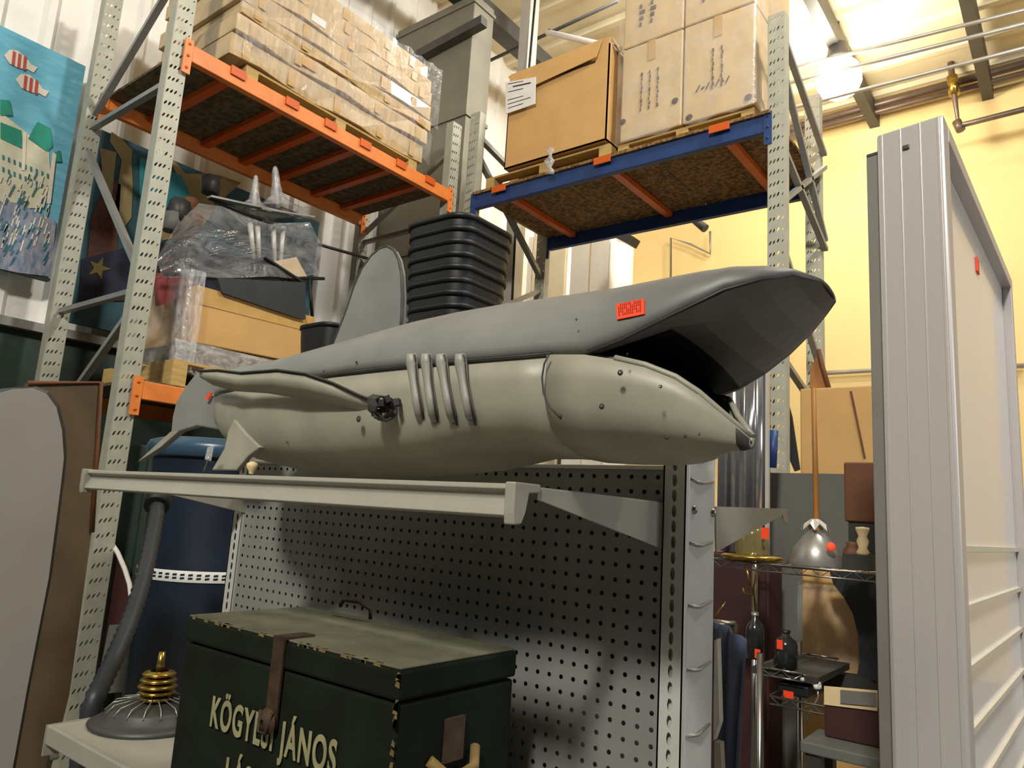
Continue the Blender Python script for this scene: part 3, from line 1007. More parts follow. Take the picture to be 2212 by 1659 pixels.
X2 = -5.44
t = thing('scenery_painting', 'dark teal scenery panel with a pale swimming figure behind the left rack posts', 'painting', (X2, 2.6, 2.7))
ya, yb_ = B(196, 400, x=X2).y, B(690, 480, x=X2).y
za, zb_ = 2.6, 4.02
MB().box(X2 - .04, ya, za, X2, yb_, zb_).build('canvas', M_sea2, t)
P2 = lambda pts, m_, nm_, d=.004: poly(pts, m_, t, nm_, X2, d)
P2([(196, 470), (235, 380), (260, 400), (250, 560), (200, 640), (180, 640)], M_coral, 'painted_coral')
P2([(240, 285), (262, 300), (285, 325), (283, 350), (286, 400), (283, 470), (262, 500), (248, 440), (262, 345), (236, 305)], M_flesh, 'painted_arm')
P2([(215, 320), (250, 330), (240, 430), (225, 440)], M_flesh, 'painted_figure', .008)
P2([(360, 330), (400, 375), (470, 378), (520, 395), (480, 430), (430, 500), (350, 520), (335, 470), (390, 400)], M_flesh, 'painted_figure')
P2([(300, 340), (390, 380), (410, 420), (350, 470), (300, 440)], mat('painted_teal', (48, 130, 140), .8, 0, .1, 6), 'painted_water', .008)
P2([(175, 560), (330, 520), (520, 560), (520, 650), (170, 650)], M_reef2, 'painted_reef', .009)
st = []
for k in range(10):
    rr = 26 if k % 2 == 0 else 10
    st.append((211 + rr * math.cos(k * math.pi / 5 - 1.2), 580 + rr * math.sin(k * math.pi / 5 - 1.2)))
P2(st, M_star, 'painted_starfish', .014)

# ------------------------------------------------------------------ gondola shelving
GX0, GX1 = -1.785, -.565
PY = 1.161
gond = thing('gondola_shelving', 'grey enamel shelving unit with a pegboard back under the shark', 'shelving unit', (-1.17, 1.2, 0))
mb = MB()
step = .0254
hole_o = octo(.0042, .0042)
holes_plate(mb, (GX0, PY, 1.576 + .0127 - 30 * step), (1, 0, 0), (0, 0, 1), 48, 30, 1.22 / 48, step, lambda i, j: hole_o)
mb.build('pegboard', M_peg, gond)
MB().box(GX0, PY, .1, GX1, PY + .004, 1.576 + .0127 - 30 * step).build('lower_back_panel', M_peg, gond)
MB().box(GX0, PY + .115, .1, GX1, PY + .12, 1.5885).build('rear_panel', M_peg, gond)
MB().box(GX0, PY - .004, 1.5888, GX1, PY + .12, 1.596).build('top_cap', M_upr, gond, bevel=.002)
for (xa, xb) in ((GX1, GX1 + .042), (GX0 - .042, GX0)):
    mb = MB()
    w3 = (xb - xa) / 3
    n = 70
    holes_plate(mb, (xa, PY - .006, 1.66 - n * .0254), (1, 0, 0), (0, 0, 1), 3, n, w3, .0254, lambda i, j: octo(.0042, .0105) if i == 1 else None)
    u = mb.build('slotted_strip', M_upr, gond)
    MB().box(xa, PY + .004, 0, xb, PY + .118, 1.66).build('upright', M_upr, gond, bevel=.004)
    MB().box(xa, PY - .006, 0, xa + .003, PY + .004, 1.66).box(xb - .003, PY - .006, 0, xb, PY + .004, 1.66).build('upright_lip', M_upr, gond)
xs = GX1 + .042
for z in (1.625, 1.575, 1.47, 1.37, 1.27, 1.17, 1.07):
    MB().tube([(xs, PY + .01, z), (xs + .004, PY + .05, z - .004), (xs, PY + .105, z + .002)], .0028, 6).build('clip', M_tin, gond)
for (y, z) in ((PY + .025, 1.525), (PY + .105, 1.523)):
    MB().lathe((xs, y, z), [(.008, 0), (.007, .004), (.001, .006)], 10, axis=(1, 0, 0)).build('bolt', M_chrome, gond)
# long front rail
mb = MB()
yf = .757
prof = [(0, 1.537), (-.012, 1.537), (-.014, 1.530), (-.006, 1.526), (-.004, 1.518), (-.012, 1.506), (-.016, 1.497), (-.010, 1.494), (.012, 1.496), (.012, 1.532), (.03, 1.532), (.03, 1.537)]
mb.rings([[Vector((GX0 + .012, yf + a, b)) for a, b in prof], [Vector((GX1 - .008, yf + a, b)) for a, b in prof]], smooth=False, cap=True)
mb.build('front_rail', M_rail, gond, bevel=.0015)
for xa in (GX0, GX1 - .012):
    mb = MB()
    mb.prism([(xa, yf - .02, 1.539), (xa, yf + .036, 1.539), (xa, yf + .036, 1.528), (xa, yf + .012, 1.526), (xa, yf + .006, 1.5), (xa, yf - .002, 1.487), (xa, yf - .018, 1.486), (xa, yf - .02, 1.5)], (.016, 0, 0))
    mb.build('rail_end_hook', M_rail, gond, bevel=.002)


def bracket(x, pts):
    MB().prism([(x, a, b) for a, b in pts], (.0035, 0, 0)).build('bracket', M_rail, gond, bevel=.001)
    MB().bar((x - .004, pts[0][0], pts[0][1]), (x - .004, pts[1][0], pts[1][1]), .012, .003).build('bracket_flange', M_rail, gond)


def Bq(u, v, x=GX1 - .003):
    p = B(u, v, x=x)
    return (p.y, p.z)


p1, p2, p3, p4 = Bq(1158, 1054), Bq(1452, 1089), Bq(1443, 1192), Bq(1156, 1079)
bracket(GX1 - .003, [p1, p2, p3, p4])
bracket(GX0, [p1, p2, p3, p4])
xr = GX1 + .02
q1, q2, q3, q4, q5, q6 = [Bq(u, v, xr) for u, v in ((1542, 1094), (1697, 1099), (1699, 1132), (1692, 1128), (1688, 1112), (1544, 1192))]
MB().prism([(xr, a, b) for a, b in (q1, q2, q3, q4, q5, q6)], (.0035, 0, 0)).build('bracket', M_rail, gond, label='pale bracket on the rear side')
# lower deck
ZD = .992
MB().box(GX0, .763, ZD - .004, GX1, PY, ZD).build('lower_deck', M_rail, gond)
MB().box(GX0, .75, ZD - .036, GX1, .764, ZD + .002).build('deck_front_lip', M_rail, gond, bevel=.003)
MB().box(GX0 - .004, .75, ZD - .06, GX0, PY, ZD + .002).build('deck_end_plate', M_rail, gond)
MB().box(GX0, .70, 0, GX1, PY, .12).build('base_plinth', M_rail, gond)

# ------------------------------------------------------------------ green crate
ct = thing('green_crate', 'worn dark green wooden crate with cream stencil lettering on the lower shelf', 'crate', (-1.03, .89, ZD))
cx0, cx1, cy0, cy1 = -1.305, -.757, .762, 1.022
cz0, cz1 = ZD + .001, 1.282
MB().box(cx0, cy0, cz0, cx1, cy1, 1.235).build('crate_body', M_green, ct, bevel=.005)
MB().box(cx0 - .003, cy0 - .003, 1.238, cx1 + .003, cy1 + .003, cz1 - .003).build('lid_rim', M_green, ct, bevel=.005)
MB().box(cx0, cy0, cz1 - .003, cx1, cy1, cz1 + .0005).build('lid_top', M_greent, ct, bevel=.003)
mb = MB()
rnd = random.Random(2)
for k in range(20):
    a = cz1 - .012 - rnd.random() ** 1.6 * .22
    w_ = rnd.uniform(.002, .007)
    mb.add([(cx1 - w_, cy0 - .0036, a), (cx1 + .0036, cy0 - .0036, a - .002), (cx1 + .0036, cy0 - .0036, a + rnd.uniform(.004, .012)), (cx1 - w_ * .4, cy0 - .0036, a + .008)], [(0, 1, 2, 3)])
for k in range(22):
    a = cx0 + rnd.random() * (cx1 - cx0 - .03)
    l = rnd.uniform(.004, .022)
    mb.add([(a, cy0 - .0036, cz1 - .004), (a + l, cy0 - .0036, cz1 - .005), (a + l * .8, cy0 - .0036, cz1 - .0005), (a + l * .1, cy0 - .0036, cz1 - .0008)], [(0, 1, 2, 3)])
    mb.add([(a, cy0 - .0005, cz1 + .0012), (a + l, cy0 - .0005, cz1 + .0012), (a + l * .8, cy0 + .004, cz1 + .0012), (a + l * .2, cy0 + .003, cz1 + .0012)], [(0, 1, 2, 3)])
mb.build('worn_edge', M_wornw, ct, stuff=True)
# hasp covering the middle of the lettering
hx_ = B(598, 1500, y=cy0).x
MB().box(hx_ - .012, cy0 - .010, 1.15, hx_ + .016, cy0 - .003, cz1 + .002).build('hasp', M_rust, ct, bevel=.002)
MB().box(hx_ - .012, cy0 - .010, cz1, hx_ + .016, cy0 + .05, cz1 + .004).build('hasp_leaf', M_rust, ct)
MB().lathe((hx_, cy0 - .012, 1.16), [(.02, .0), (.016, .006), (.004, .01)], 12, axis=(0, -1, 0)).build('hasp_disc', M_rust, ct)
MB().tube([(hx_ - .014, cy0 - .016, 1.175), (hx_ - .01, cy0 - .02, 1.145), (hx_ + .01, cy0 - .02, 1.145), (hx_ + .014, cy0 - .016, 1.175)], .003, 6).build('staple', M_rust, ct)
MB().box(cx0 - .008, cy0 + .02, 1.2, cx0 - .002, cy0 + .045, 1.275).build('side_catch', M_wornw, ct)
# bail handle on the top, rope handle right side
p = [B(735, 1310, y=1.0), B(742, 1296, y=1.0), B(775, 1300, y=1.0), B(800, 1318, y=1.0), B(800, 1338, y=1.0)]
MB().tube([(a.x, 1.0, max(a.z, cz1)) for a in p], .0035, 6).build('bail_handle', M_rust, ct)
hy0, hy1 = .83, .93
MB().tube([(cx1 + .003, hy0, 1.15), (cx1 + .02, hy0 + .02, 1.13), (cx1 + .022, (hy0 + hy1) / 2, 1.125), (cx1 + .02, hy1 - .02, 1.13), (cx1 + .003, hy1, 1.15)], .008, 8).build('side_handle', M_wornw, ct)
MB().box(cx1, .86, 1.14, cx1 + .006, .9, 1.2).build('handle_plate', M_rust, ct)


def lettering(s, x0, z, size, sx, name='lettering'):
    cu = bpy.data.curves.new('t', 'FONT')
    cu.body = s
    cu.size = size
    cu.extrude = .0006
    cu.space_character = 1.16
    cu.offset = .0016
    o = bpy.data.objects.new('t', cu)
    COL.objects.link(o)
    bpy.context.view_layer.update()
    me = bpy.data.meshes.new_from_object(o.evaluated_get(bpy.context.evaluated_depsgraph_get()))
    bpy.data.objects.remove(o)
    M4 = Matrix.Translation(Vector((x0, cy0 - .0035, z)) - off(ct)) @ Matrix.Rotation(math.pi / 2, 4, 'X') @ Matrix.Diagonal((sx, 1, 1, 1))
    me.transform(M4)
    me.materials.clear()
    me.materials.append(M_letter)
    q = bpy.data.objects.new(name, me)
    COL.objects.link(q)
    q.parent = ct
    return q


xk = B(458, 1550, y=cy0).x
lettering('K\u00d6GYESI J\u00c1NOS', xk, 1.118, .066, .60)
xk2 = B(488, 1640, y=cy0).x
lettering('L\u00c1SZL\u00d3', xk2 + .006, 1.035, .066, .62)

# ------------------------------------------------------------------ lower left: brass lamp base, mesh dome, hose, drum
pl = B(366, 1530, z=ZD + .05)
bc = B(330, 1560, z=ZD)
lbt = thing('lamp_base', 'round dark lamp foot with brass coils left of the green crate', 'lamp base', (bc.x, bc.y, ZD))
MB().lathe((bc.x, bc.y, ZD), [(.13, 0), (.132, .006), (.12, .012), (.1, .018), (.098, .032), (.085, .038), (.06, .042), (.03, .044), (.001, .045)], 32).build('foot', M_rim, lbt)
for k in range(18):
    a = k * math.pi / 9
    MB().tube([(bc.x + .1 * math.cos(a), bc.y + .1 * math.sin(a), ZD + .03), (bc.x + .085 * math.cos(a), bc.y + .085 * math.sin(a), ZD + .045), (bc.x + .03 * math.cos(a), bc.y + .03 * math.sin(a), ZD + .055)], .0015, 5).build('cage_wire', M_tin, lbt)
for k in range(5):
    MB().lathe((bc.x, bc.y, ZD + .045 + k * .013), [(.02, 0), (.038 - .003 * abs(k - 2), .003), (.042 - .003 * abs(k - 2), .0065), (.038 - .003 * abs(k - 2), .010), (.02, .013)], 24).build('brass_coil', M_brass, lbt, label='brass coil')
MB().tube([(bc.x, bc.y, ZD + .10), (bc.x, bc.y, ZD + .15)], [.01, .007], 10).build('stem', M_brass, lbt)

h0, h1 = B(343, 1078, y=1.35), B(200, 1510, y=.98)
t = thing('ribbed_hose', 'black ribbed hose slanting down behind the left rack post', 'hose', tuple(h1))
mb = MB()
N = 60
pts, rr = [], []
for k in range(N + 1):
    s = k / N
    q = h0.lerp(h1, s) + Vector((.02 * math.sin(s * 3), .02 * math.sin(s * 3), -.03 * math.sin(s * math.pi)))
    pts.append(q)
    rr.append(.027 if k % 2 else .022)
ext = (h1 - h0).normalized()
for k in range(36):
    q = h1 + Vector((-.04 * k / 36, -.05 * k / 36, -.98 * (k + 1) / 36 + .0))
    q.z = max(q.z, .03)
    pts.append(q)
    rr.append(.022 if k % 2 else .027)
MB().tube(pts, rr, 12).build('hose_body', M_hose, t)
MB().tube([h0 - ext * .03, h0 + ext * .04], .042, 14).build('cuff', M_dark, t)
t = thing('drum', 'large blue plastic drum with a pale label band behind the shelving', 'drum', (0, 0, 0))
dc = B(452, 1235, y=1.95)
dr = (B(540, 1235, y=1.95).x - B(362, 1235, y=1.95).x) / 2 * .9
z_lid = B(450, 945, y=1.75).z
t.location = (dc.x, dc.y, 0)
MB().lathe((dc.x, dc.y, 0), [(dr * .88, 0), (dr * .9, .05), (dr * .96, 1.1), (dr * .98, 1.16), (dr * .95, 1.2), (dr * 1.0, z_lid - .08)], 36).build('drum_body', M_teal, t)
MB().lathe((dc.x, dc.y, z_lid - .09), [(dr * 1.0, 0), (dr * 1.07, .005), (dr * 1.09, .05), (dr * 1.05, .075), (dr * .9, .09), (dr * .4, .1), (.001, .1)], 36).build('lid', M_tealL, t)
zb1 = dc.z
MB().lathe((dc.x, dc.y, zb1 - .02), [(dr * .985, 0), (dr * .988, .002), (dr * .988, .045), (dr * .985, .047)], 36).build('label_band', M_white, t, label='pale printed band')
mb = MB()
for k in range(26):
    a = -2.9 + k * .11
    c, s = math.cos(a), math.sin(a)
    for j in range(2):
        z = zb1 - .008 + j * .014
        r_ = dr * .992
        mb.add([(dc.x + r_ * c, dc.y + r_ * s, z), (dc.x + r_ * math.cos(a + .06), dc.y + r_ * math.sin(a + .06), z + .002), (dc.x + r_ * math.cos(a + .06), dc.y + r_ * math.sin(a + .06), z + .01), (dc.x + r_ * c, dc.y + r_ * s, z + .008)], [(0, 1, 2, 3)])
mb.build('band_print', M_teal, t, stuff=True)
t = thing('white_hoop', 'thin white curved hoop leaning behind the left rack post', 'hoop', B(280, 1250, y=1.9))
hp = [(215, 1150), (235, 1165), (255, 1195), (270, 1230), (280, 1262), (284, 1300), (280, 1340), (268, 1380)]
MB().tube([B(u, v, y=1.9) for u, v in hp], .012, 8).build('hoop', M_white, t)
MB().prism([B(u, v, y=1.93) for u, v in ((215, 1160), (250, 1200), (275, 1262), (282, 1320), (268, 1385), (200, 1520), (170, 1520))], (0, .02, 0)).build('hoop_panel', M_maroon, t)
t = thing('paper_stack', 'white papers tucked between the hose and the blue drum', 'paper', B(322, 1310, y=1.75))
MB().prism([B(u, v, y=1.75) for u, v in ((322, 1275), (352, 1278), (345, 1300), (318, 1297))], (0, .012, 0)).build('sheet', M_ductl, t)
MB().prism([B(u, v, y=1.75) for u, v in ((316, 1300), (346, 1303), (340, 1350), (302, 1350))], (0, .012, 0)).build('sheet', M_white, t)
MB().prism([B(u, v, y=1.76) for u, v in ((236, 1350), (340, 1350), (322, 1490), (205, 1500))], (0, .05, 0)).build('support_board', M_greyb, t)
# small clear tag and knob on the rail
t = thing('plastic_price_tag', 'small clear plastic tag standing on the front rail', 'tag', B(445, 1015, y=.765))
MB().tube([B(440, 1018, y=.765), B(452, 985, y=.765)], .0015, 5).build('stem', M_chrome, t)
MB().prism([B(u, v, y=.765) for u, v in ((442, 992), (448, 966), (462, 962), (455, 996))], (0, .001, 0)).build('plate', M_film, t)
t = thing('rail_knob', 'small cream knob on the front rail left of the belly', 'knob', B(543, 1020, y=.765))
MB().lathe(B(543, 1024, y=.765), [(.004, 0), (.006, .006), (.01, .012), (.01, .018), (.004, .022), (.001, .022)], 14).build('knob_head', M_woodl, t)

# rounded grey panel, far left
YG = .86
t = thing('rounded_panel', 'large grey panel with rounded top and dark edge at the far left', 'panel', (-2.45, .9, 0))
out = []
XG = -2.4
pts = [(-140, 1000), (-80, 905), (-20, 855), (30, 840), (70, 838), (100, 850), (122, 880), (134, 930), (138, 990), (130, 1060), (105, 1250), (60, 1480), (20, 1700), (-260, 1700)]
q = [B(u, v, x=XG) for u, v in pts]
MB().prism(q, (-.006, 0, 0)).build('face', M_seat, t)
cx_ = sum((p.y for p in q)) / len(q)
cz_ = sum((p.z for p in q)) / len(q)
rim = [Vector((XG - .004, cx_ + (p.y - cx_) * 1.0, p.z)) for p in q]
big = [Vector((XG - .14, p.y + .012, p.z + .01)) for p in q]
mb = MB()
mb.rings([[Vector((XG - .006, p.y, p.z)) for p in q], [Vector((XG - .012, p.y + .012, p.z + .008)) for p in q], big], smooth=False, cap=True)
mb.build('edge_band', M_rim, t)
t = thing('plywood_sheet', 'dim brown board standing behind the rounded grey panel', 'panel', B(160, 850, x=-3.0))
q = [B(u, v, x=-3.0) for u, v in ((60, 828), (218, 826), (198, 1150), (150, 1500), (100, 1700), (0, 1700))]
MB().prism(q, (-.03, 0, 0)).build('board', M_browng, t)
MB().tube([q[0], q[1], q[2]], .01, 6).build('trim', M_brown, t)
t = thing('bent_stand', 'pale bent metal leg at the lower left between the grey panel and the rack post', 'leg', B(100, 1560, y=1.3))
MB().tube([B(u, v, y=1.3) for u, v in ((83, 1425), (85, 1470), (95, 1520), (112, 1570), (118, 1640))], [.012, .016, .018, .018, .016], 8).build('tube', M_rail, t)
t = thing('dark_cabinet', 'deep green cabinet in the shade behind the drum', 'cabinet', (-4.7, 3.2, 0))
MB().box(-5.05, 2.0, 0, -4.15, 4.0, 1.75).build('cabinet_body', M_deepg, t, bevel=.01)
MB().box(-4.148, 2.05, .1, -4.135, 2.98, 1.7).build('door', M_deepg, t)
MB().box(-4.148, 3.0, .1, -4.135, 3.95, 1.7).build('door', M_deepg, t)

# ------------------------------------------------------------------ background right
t = thing('film_wrapped_roll', 'tall roll wrapped in shiny silver film behind the shark jaw', 'roll', (-1.12, 3.0, 1.40))
xa, xb = B(1552, 900, y=3.0).x, B(1652, 900, y=3.0).x
zt = B(1600, 700, y=3.0).z
n = 26
mb = MB()
r = []
for k in range(n):
    s = k / (n - 1)
    r.append((xa + (xb - xa) * s, 3.0 + .035 * math.sin(s * 19) + .02 * math.sin(s * 47)))
mb.rings([[Vector((x, y, 1.40)) for x, y in r] + [Vector((xb, 3.07, 1.40)), Vector((xa, 3.07, 1.40))], [Vector((x, y, zt)) for x, y in r] + [Vector((xb, 3.07, zt)), Vector((xa, 3.07, zt))]], cap=True)
mb.build('film_wrap', M_silver, t)
mb = MB()
mb.tube([B(1672, 930, y=3.05), B(1668, 1010, y=3.05)], .018, 8)
mb.build('blue_strap', M_blue, t)
MB().box(xb + .002, 3.0, 1.40, xb + .014, 3.02, zt - .1).build('pink_film_edge', M_ductl, t)

ws = thing('wire_shelf_unit', 'chrome wire shelf unit right of the grey shelving', 'wire shelf', (-.75, 2.55, 0))
zs = 1.392
sx0, sx1 = -.99, -.40


def wire_deck(z, x0, x1, y0=2.4, y1=2.8):
    mb = MB()
    for yy in (y0, y1):
        mb.tube([(x0, yy, z), (x1, yy, z)], .004, 5).tube([(x0, yy, z - .022), (x1, yy, z - .022)], .003, 5)
        n = int((x1 - x0) / .03)
        zz = [(x0 + (x1 - x0) * k / n, yy, z - (.022 if k % 2 else 0)) for k in range(n + 1)]
        mb.tube(zz, .0018, 4)
    for k in range(int((x1 - x0) / .035)):
        xx = x0 + .035 * k
        mb.tube([(xx, y0, z + .003), (xx, y1, z + .003)], .0018, 4)
    return mb.build('wire_deck', M_chrome, ws)


wire_deck(zs, sx0, sx1)
wire_deck(1.08, -.83, -.70)
wire_deck(1.0, -.80, sx1)
for (x, y) in ((-.83, 2.4), (sx1, 2.4), (-.83, 2.8), (sx1, 2.8), (sx0, 2.8)):
    MB().tube([(x, y, 0), (x, y, 1.12 if x == -.83 else 1.41)], .011, 10).build('pole', M_chrome, ws)

t = thing('glass_dish', 'brass and glass covered dish with an orange sticker on the wire shelf', 'dish', (0, 0, 0))
c = B(1625, 1206, y=2.46)
c.z = zs + .004
t.location = c
MB().lathe(c, [(.001, 0), (.085, .002), (.1, .012), (.09, .018), (.04, .02)], 28).build('plate', M_brass, t)
MB().lathe(c, [(.05, .018), (.055, .03), (.055, .09), (.045, .105), (.02, .112), (.012, .13), (.001, .132)], 24).build('cover', mat('tinted_glass', (150, 140, 90), .08, .3, .1, 9, alpha=.6), t)
a = B(1655, 1152, y=2.39)
MB().box(a.x - .014, 2.385, a.z - .018, a.x + .01, 2.388, a.z + .018).build('price_sticker', M_tagc, t, label='orange sticker')
t = thing('tin_funnel', 'dull tin cone with crumpled foil top and an orange sticker on the wire shelf', 'funnel', (0, 0, 0))
c = B(1762, 1220, y=2.5)
c.z = zs + .004
t.location = c
hf = B(1765, 1146, y=2.5).z - c.z
MB().lathe(c, [(.085, 0), (.087, .004), (.07, .045), (.069, .05), (.03, hf * .92), (.018, hf)], 28).build('cone', M_tin, t)
mb = MB()
r0, r1 = [], []
for k in range(14):
    a = k * 2 * math.pi / 14
    r0.append(c + Vector((.012 * math.cos(a), .012 * math.sin(a), hf + .035)))
    r1.append(c + Vector(((.045 if k % 2 else .032) * math.cos(a), (.045 if k % 2 else .032) * math.sin(a), hf + (.0 if k % 2 else .02))))
mb.rings([r0, r1], smooth=False)
mb.build('crumpled_foil', M_ductl, t, solid=.002)
a = B(1793, 1181, y=2.42)
MB().lathe((a.x, 2.43, a.z), [(.001, .002), (.012, .002), (.014, 0)], 12, axis=(0.4, -1, .3)).build('price_sticker', M_tagc, t, label='orange sticker')
# amber pole above the cone
t = thing('amber_pole', 'amber wooden pole rising behind the tin cone', 'pole', B(1765, 1130, y=2.62))
a, b_ = B(1764, 1145, y=2.62), B(1757, 838, y=2.62)
a0 = B(1765, 1200, y=2.62)
MB().tube([(a.x, 2.62, zs + .006), a, B(1761, 1000, y=2.62), b_], [.010, .010, .009, .008], 10).build('pole_shaft', M_wood, t)
t = thing('turned_finial', 'pale turned wooden finial at the right end of the wire shelf', 'finial', (0, 0, 0))
c = B(1864, 1196, y=2.5)
c.z = zs + .004
t.location = c
MB().box(c.x - .045, 2.45, zs + .004, c.x + .035, 2.56, zs + .05).build('block', M_rim, t)
MB().lathe((c.x, 2.5, zs + .05), [(.016, 0), (.02, .006), (.012, .02), (.018, .04), (.012, .055), (.02, .075), (.02, .082), (.001, .084)], 16).build('spindle', M_woodl, t)
t = thing('small_jar', 'small round brown jar beside the turned finial', 'jar', (0, 0, 0))
c = B(1840, 1190, y=2.55)
c.z = zs + .004
t.location = c
MB().lathe(c, [(.001, 0), (.02, 0), (.028, .03), (.026, .055), (.014, .07), (.018, .08), (.001, .082)], 16).build('jar_body', M_brown, t)

t = thing('grey_panel', 'tall grey board standing behind the wire shelf', 'panel', (-.9, 3.3, 0))
a, b_ = B(1655, 1021, y=3.3), B(1835, 1021, y=3.3)
MB().box(a.x, 3.3, 0, b_.x, 3.33, a.z).build('board', M_greyb, t)
MB().box(a.x, 3.295, 0, a.x + .02, 3.3, a.z).build('edge_strip', M_tin, t)
t = thing('brown_box', 'dark brown box at upper right of the wire shelf, beside the display case', 'box', (0, 0, 0))
a, b_ = B(1822, 998, y=2.75), B(1900, 1130, y=2.75)
t.location = (a.x + .1, 2.8, b_.z)
MB().box(a.x, 2.75, b_.z, a.x + .26, 2.95, a.z).build('box_body', M_brown, t, bevel=.006)
MB().box(a.x + .01, 2.76, zs + .004, a.x + .25, 2.94, b_.z).build('box_base', M_rim, t)
t = thing('large_carton', 'large plain yellow-tan carton against the yellow wall', 'carton', (0, 0, 0))
a, b_ = B(1728, 840, y=4.6), B(1900, 1020, y=4.6)
t.location = (a.x + .3, 4.8, 0)
MB().box(a.x, 4.6, 0, a.x + .85, 5.2, a.z).build('carton_body', M_card, t, bevel=.008)
p0, p1 = B(1838, 845, y=4.597), B(1868, 990, y=4.597)
MB().bar(p0, p1, .004, .012).build('crease', M_brown, t)
t = thing('tilted_tray', 'small wooden tray leaning on top of the plain carton', 'tray', B(1775, 800, y=4.7))
MB().prism([B(u, v, y=4.7) for u, v in ((1748, 838), (1752, 790), (1768, 762), (1792, 838))], (0, .03, 0)).build('tray_panel', M_wood, t)
MB().tube([B(u, v, y=4.69) for u, v in ((1768, 755), (1776, 790), (1790, 838))], .016, 6).build('tray_edge', M_brown, t)
t = thing('black_wedge', 'tall narrow black wedge right of the rack post', 'board', B(1712, 960, y=4.4))
MB().prism([B(u, v, y=4.45) for u, v in ((1702, 870), (1710, 900), (1727, 1014), (1716, 1018), (1702, 985), (1702, 1200), (1700, 1200), (1700, 870))], (0, .02, 0)).build('wedge', M_dark, t)

# lower shelves: bottles, cloth, cartons
t = thing('maroon_cabinet', 'dark maroon cabinet in the shadow below the wire shelf', 'cabinet', (0, 0, 0))
a, b_ = B(1530, 1225, y=2.94), B(1662, 1225, y=2.94)
a.z = 1.398
t.location = (a.x, 3.0, 0)
MB().box(a.x, 2.94, 0, b_.x, 3.1, a.z).build('cabinet_body', M_maroon, t, bevel=.01)
MB().box(a.x + .03, 2.932, .1, b_.x - .01, 2.94, a.z - .05).build('door', M_maroon, t)
t = thing('brass_sconce', 'bent brass sconce arms hanging below the wire shelf', 'sconce', B(1620, 1270, y=2.6))
MB().tube([B(u, v, y=2.6) for u, v in ((1612, 1228), (1620, 1262), (1628, 1285), (1608, 1282), (1604, 1270))], .004, 6).build('arm', M_brass, t)
MB().tube([B(u, v, y=2.6) for u, v in ((1634, 1228), (1628, 1272), (1632, 1320))], .004, 6).build('arm', M_brass, t)
MB().tube([B(u, v, y=2.6) for u, v in ((1568, 1300), (1550, 1325), (1542, 1340))], .003, 6).build('arm', M_brass, t)
for i, (u0, u1, v0, v1, yy, lab, sticker) in enumerate(((1612, 1650, 1322, 1435, 2.5, 'tall dark bottle left of the lower rack post', (1636, 1412)), (1672, 1722, 1360, 1462, 2.45, 'dark bottle with an orange sticker in front of the rack post', (1684, 1392)))):
    a, b_ = B((u0 + u1) / 2, v0, y=yy), B((u0 + u1) / 2, v1, y=yy)
    r_ = abs(B(u1, v1, y=yy).x - B(u0, v1, y=yy).x) / 2
    zb0 = 1.083 if i == 0 else 1.08
    t = thing('dark_bottle', lab, 'bottle', (a.x, yy, zb0), 'dark bottles on the lower wire shelf')
    h = a.z - zb0
    MB().lathe((a.x, yy, zb0), [(.001, 0), (r_, .002), (r_, h * .62), (r_ * .8, h * .74), (r_ * .35, h * .84), (r_ * .35, h * .95), (.001, h)], 18).build('bottle_body', M_bottle, t)
    MB().lathe((a.x, yy, zb0 + h * .93), [(r_ * .42, 0), (r_ * .42, h * .06), (.001, h * .07)], 12).build('cap', M_tin if i == 0 else M_black, t)
    s_ = B(*sticker, y=yy - r_)
    MB().box(s_.x - .008, yy - r_ - .002, s_.z - .014, s_.x + .01, yy - r_, s_.z + .014).build('price_sticker', M_tagc, t, label='orange sticker')
MB_ = MB()
tag(MB().box(-.86, 2.41, 1.055, -.66, 2.78, 1.075).build('shelf_plank', M_rim), 'dark plank under the two dark bottles', 'plank')
t = thing('black_case', 'small black case with an orange sticker on the lower wire shelf', 'case', (0, 0, 0))
a, b_ = B(1678, 1472, y=2.42), B(1745, 1520, y=2.42)
t.location = (a.x + .05, 2.5, b_.z)
MB().box(a.x, 2.43, 1.006, b_.x, 2.6, a.z).build('case_body', M_black, t, bevel=.006)
s_ = B(1702, 1501, y=2.42)
MB().box(s_.x - .015, 2.424, s_.z - .01, s_.x + .015, 2.428, s_.z + .01).build('price_sticker', M_tagc, t, label='orange sticker')
t = thing('white_handset', 'white handset lying on the dark shelf items', 'handset', B(1750, 1470, y=2.42))
MB().tube([B(u, v, y=2.42) for u, v in ((1732, 1464), (1742, 1466), (1760, 1474), (1770, 1482))], [.012, .009, .009, .012], 10).build('handle', M_white, t)
MB().tube([B(u, v, y=2.42) for u, v in ((1734, 1462), (1736, 1470))], .012, 10).build('earpiece', M_white, t)
MB().tube([B(u, v, y=2.42) for u, v in ((1765, 1478), (1767, 1488))], .012, 10).build('mouthpiece', M_white, t)
MB().tube([B(u, v, y=2.42) for u, v in ((1766, 1490), (1768, 1505), (1755, 1530), (1740, 1560))], .003, 6).build('cord', M_tin, t)
t = thing('wrapped_amber_carton', 'amber carton behind shiny film under the wire shelf', 'carton', (0, 0, 0))
a, b_ = B(1732, 1240, y=2.9), B(1858, 1462, y=2.9)
t.location = (a.x + .1, 3, 0)
MB().box(a.x, 2.9, 0, a.x + .3, 3.15, a.z + .02).build('carton_body', M_card, t, bevel=.008)
mb = MB()
rnd = random.Random(8)
r = []
for k in range(12):
    xx = a.x - .01 + .2 * k / 11
    r.append([Vector((xx, 2.885 + rnd.uniform(-.01, .005), z_)) for z_ in (b_.z, b_.z + .1, b_.z + .2, b_.z + .3)])
mb.rings(r, close=False)
mb.build('film_front', M_filmt, t)
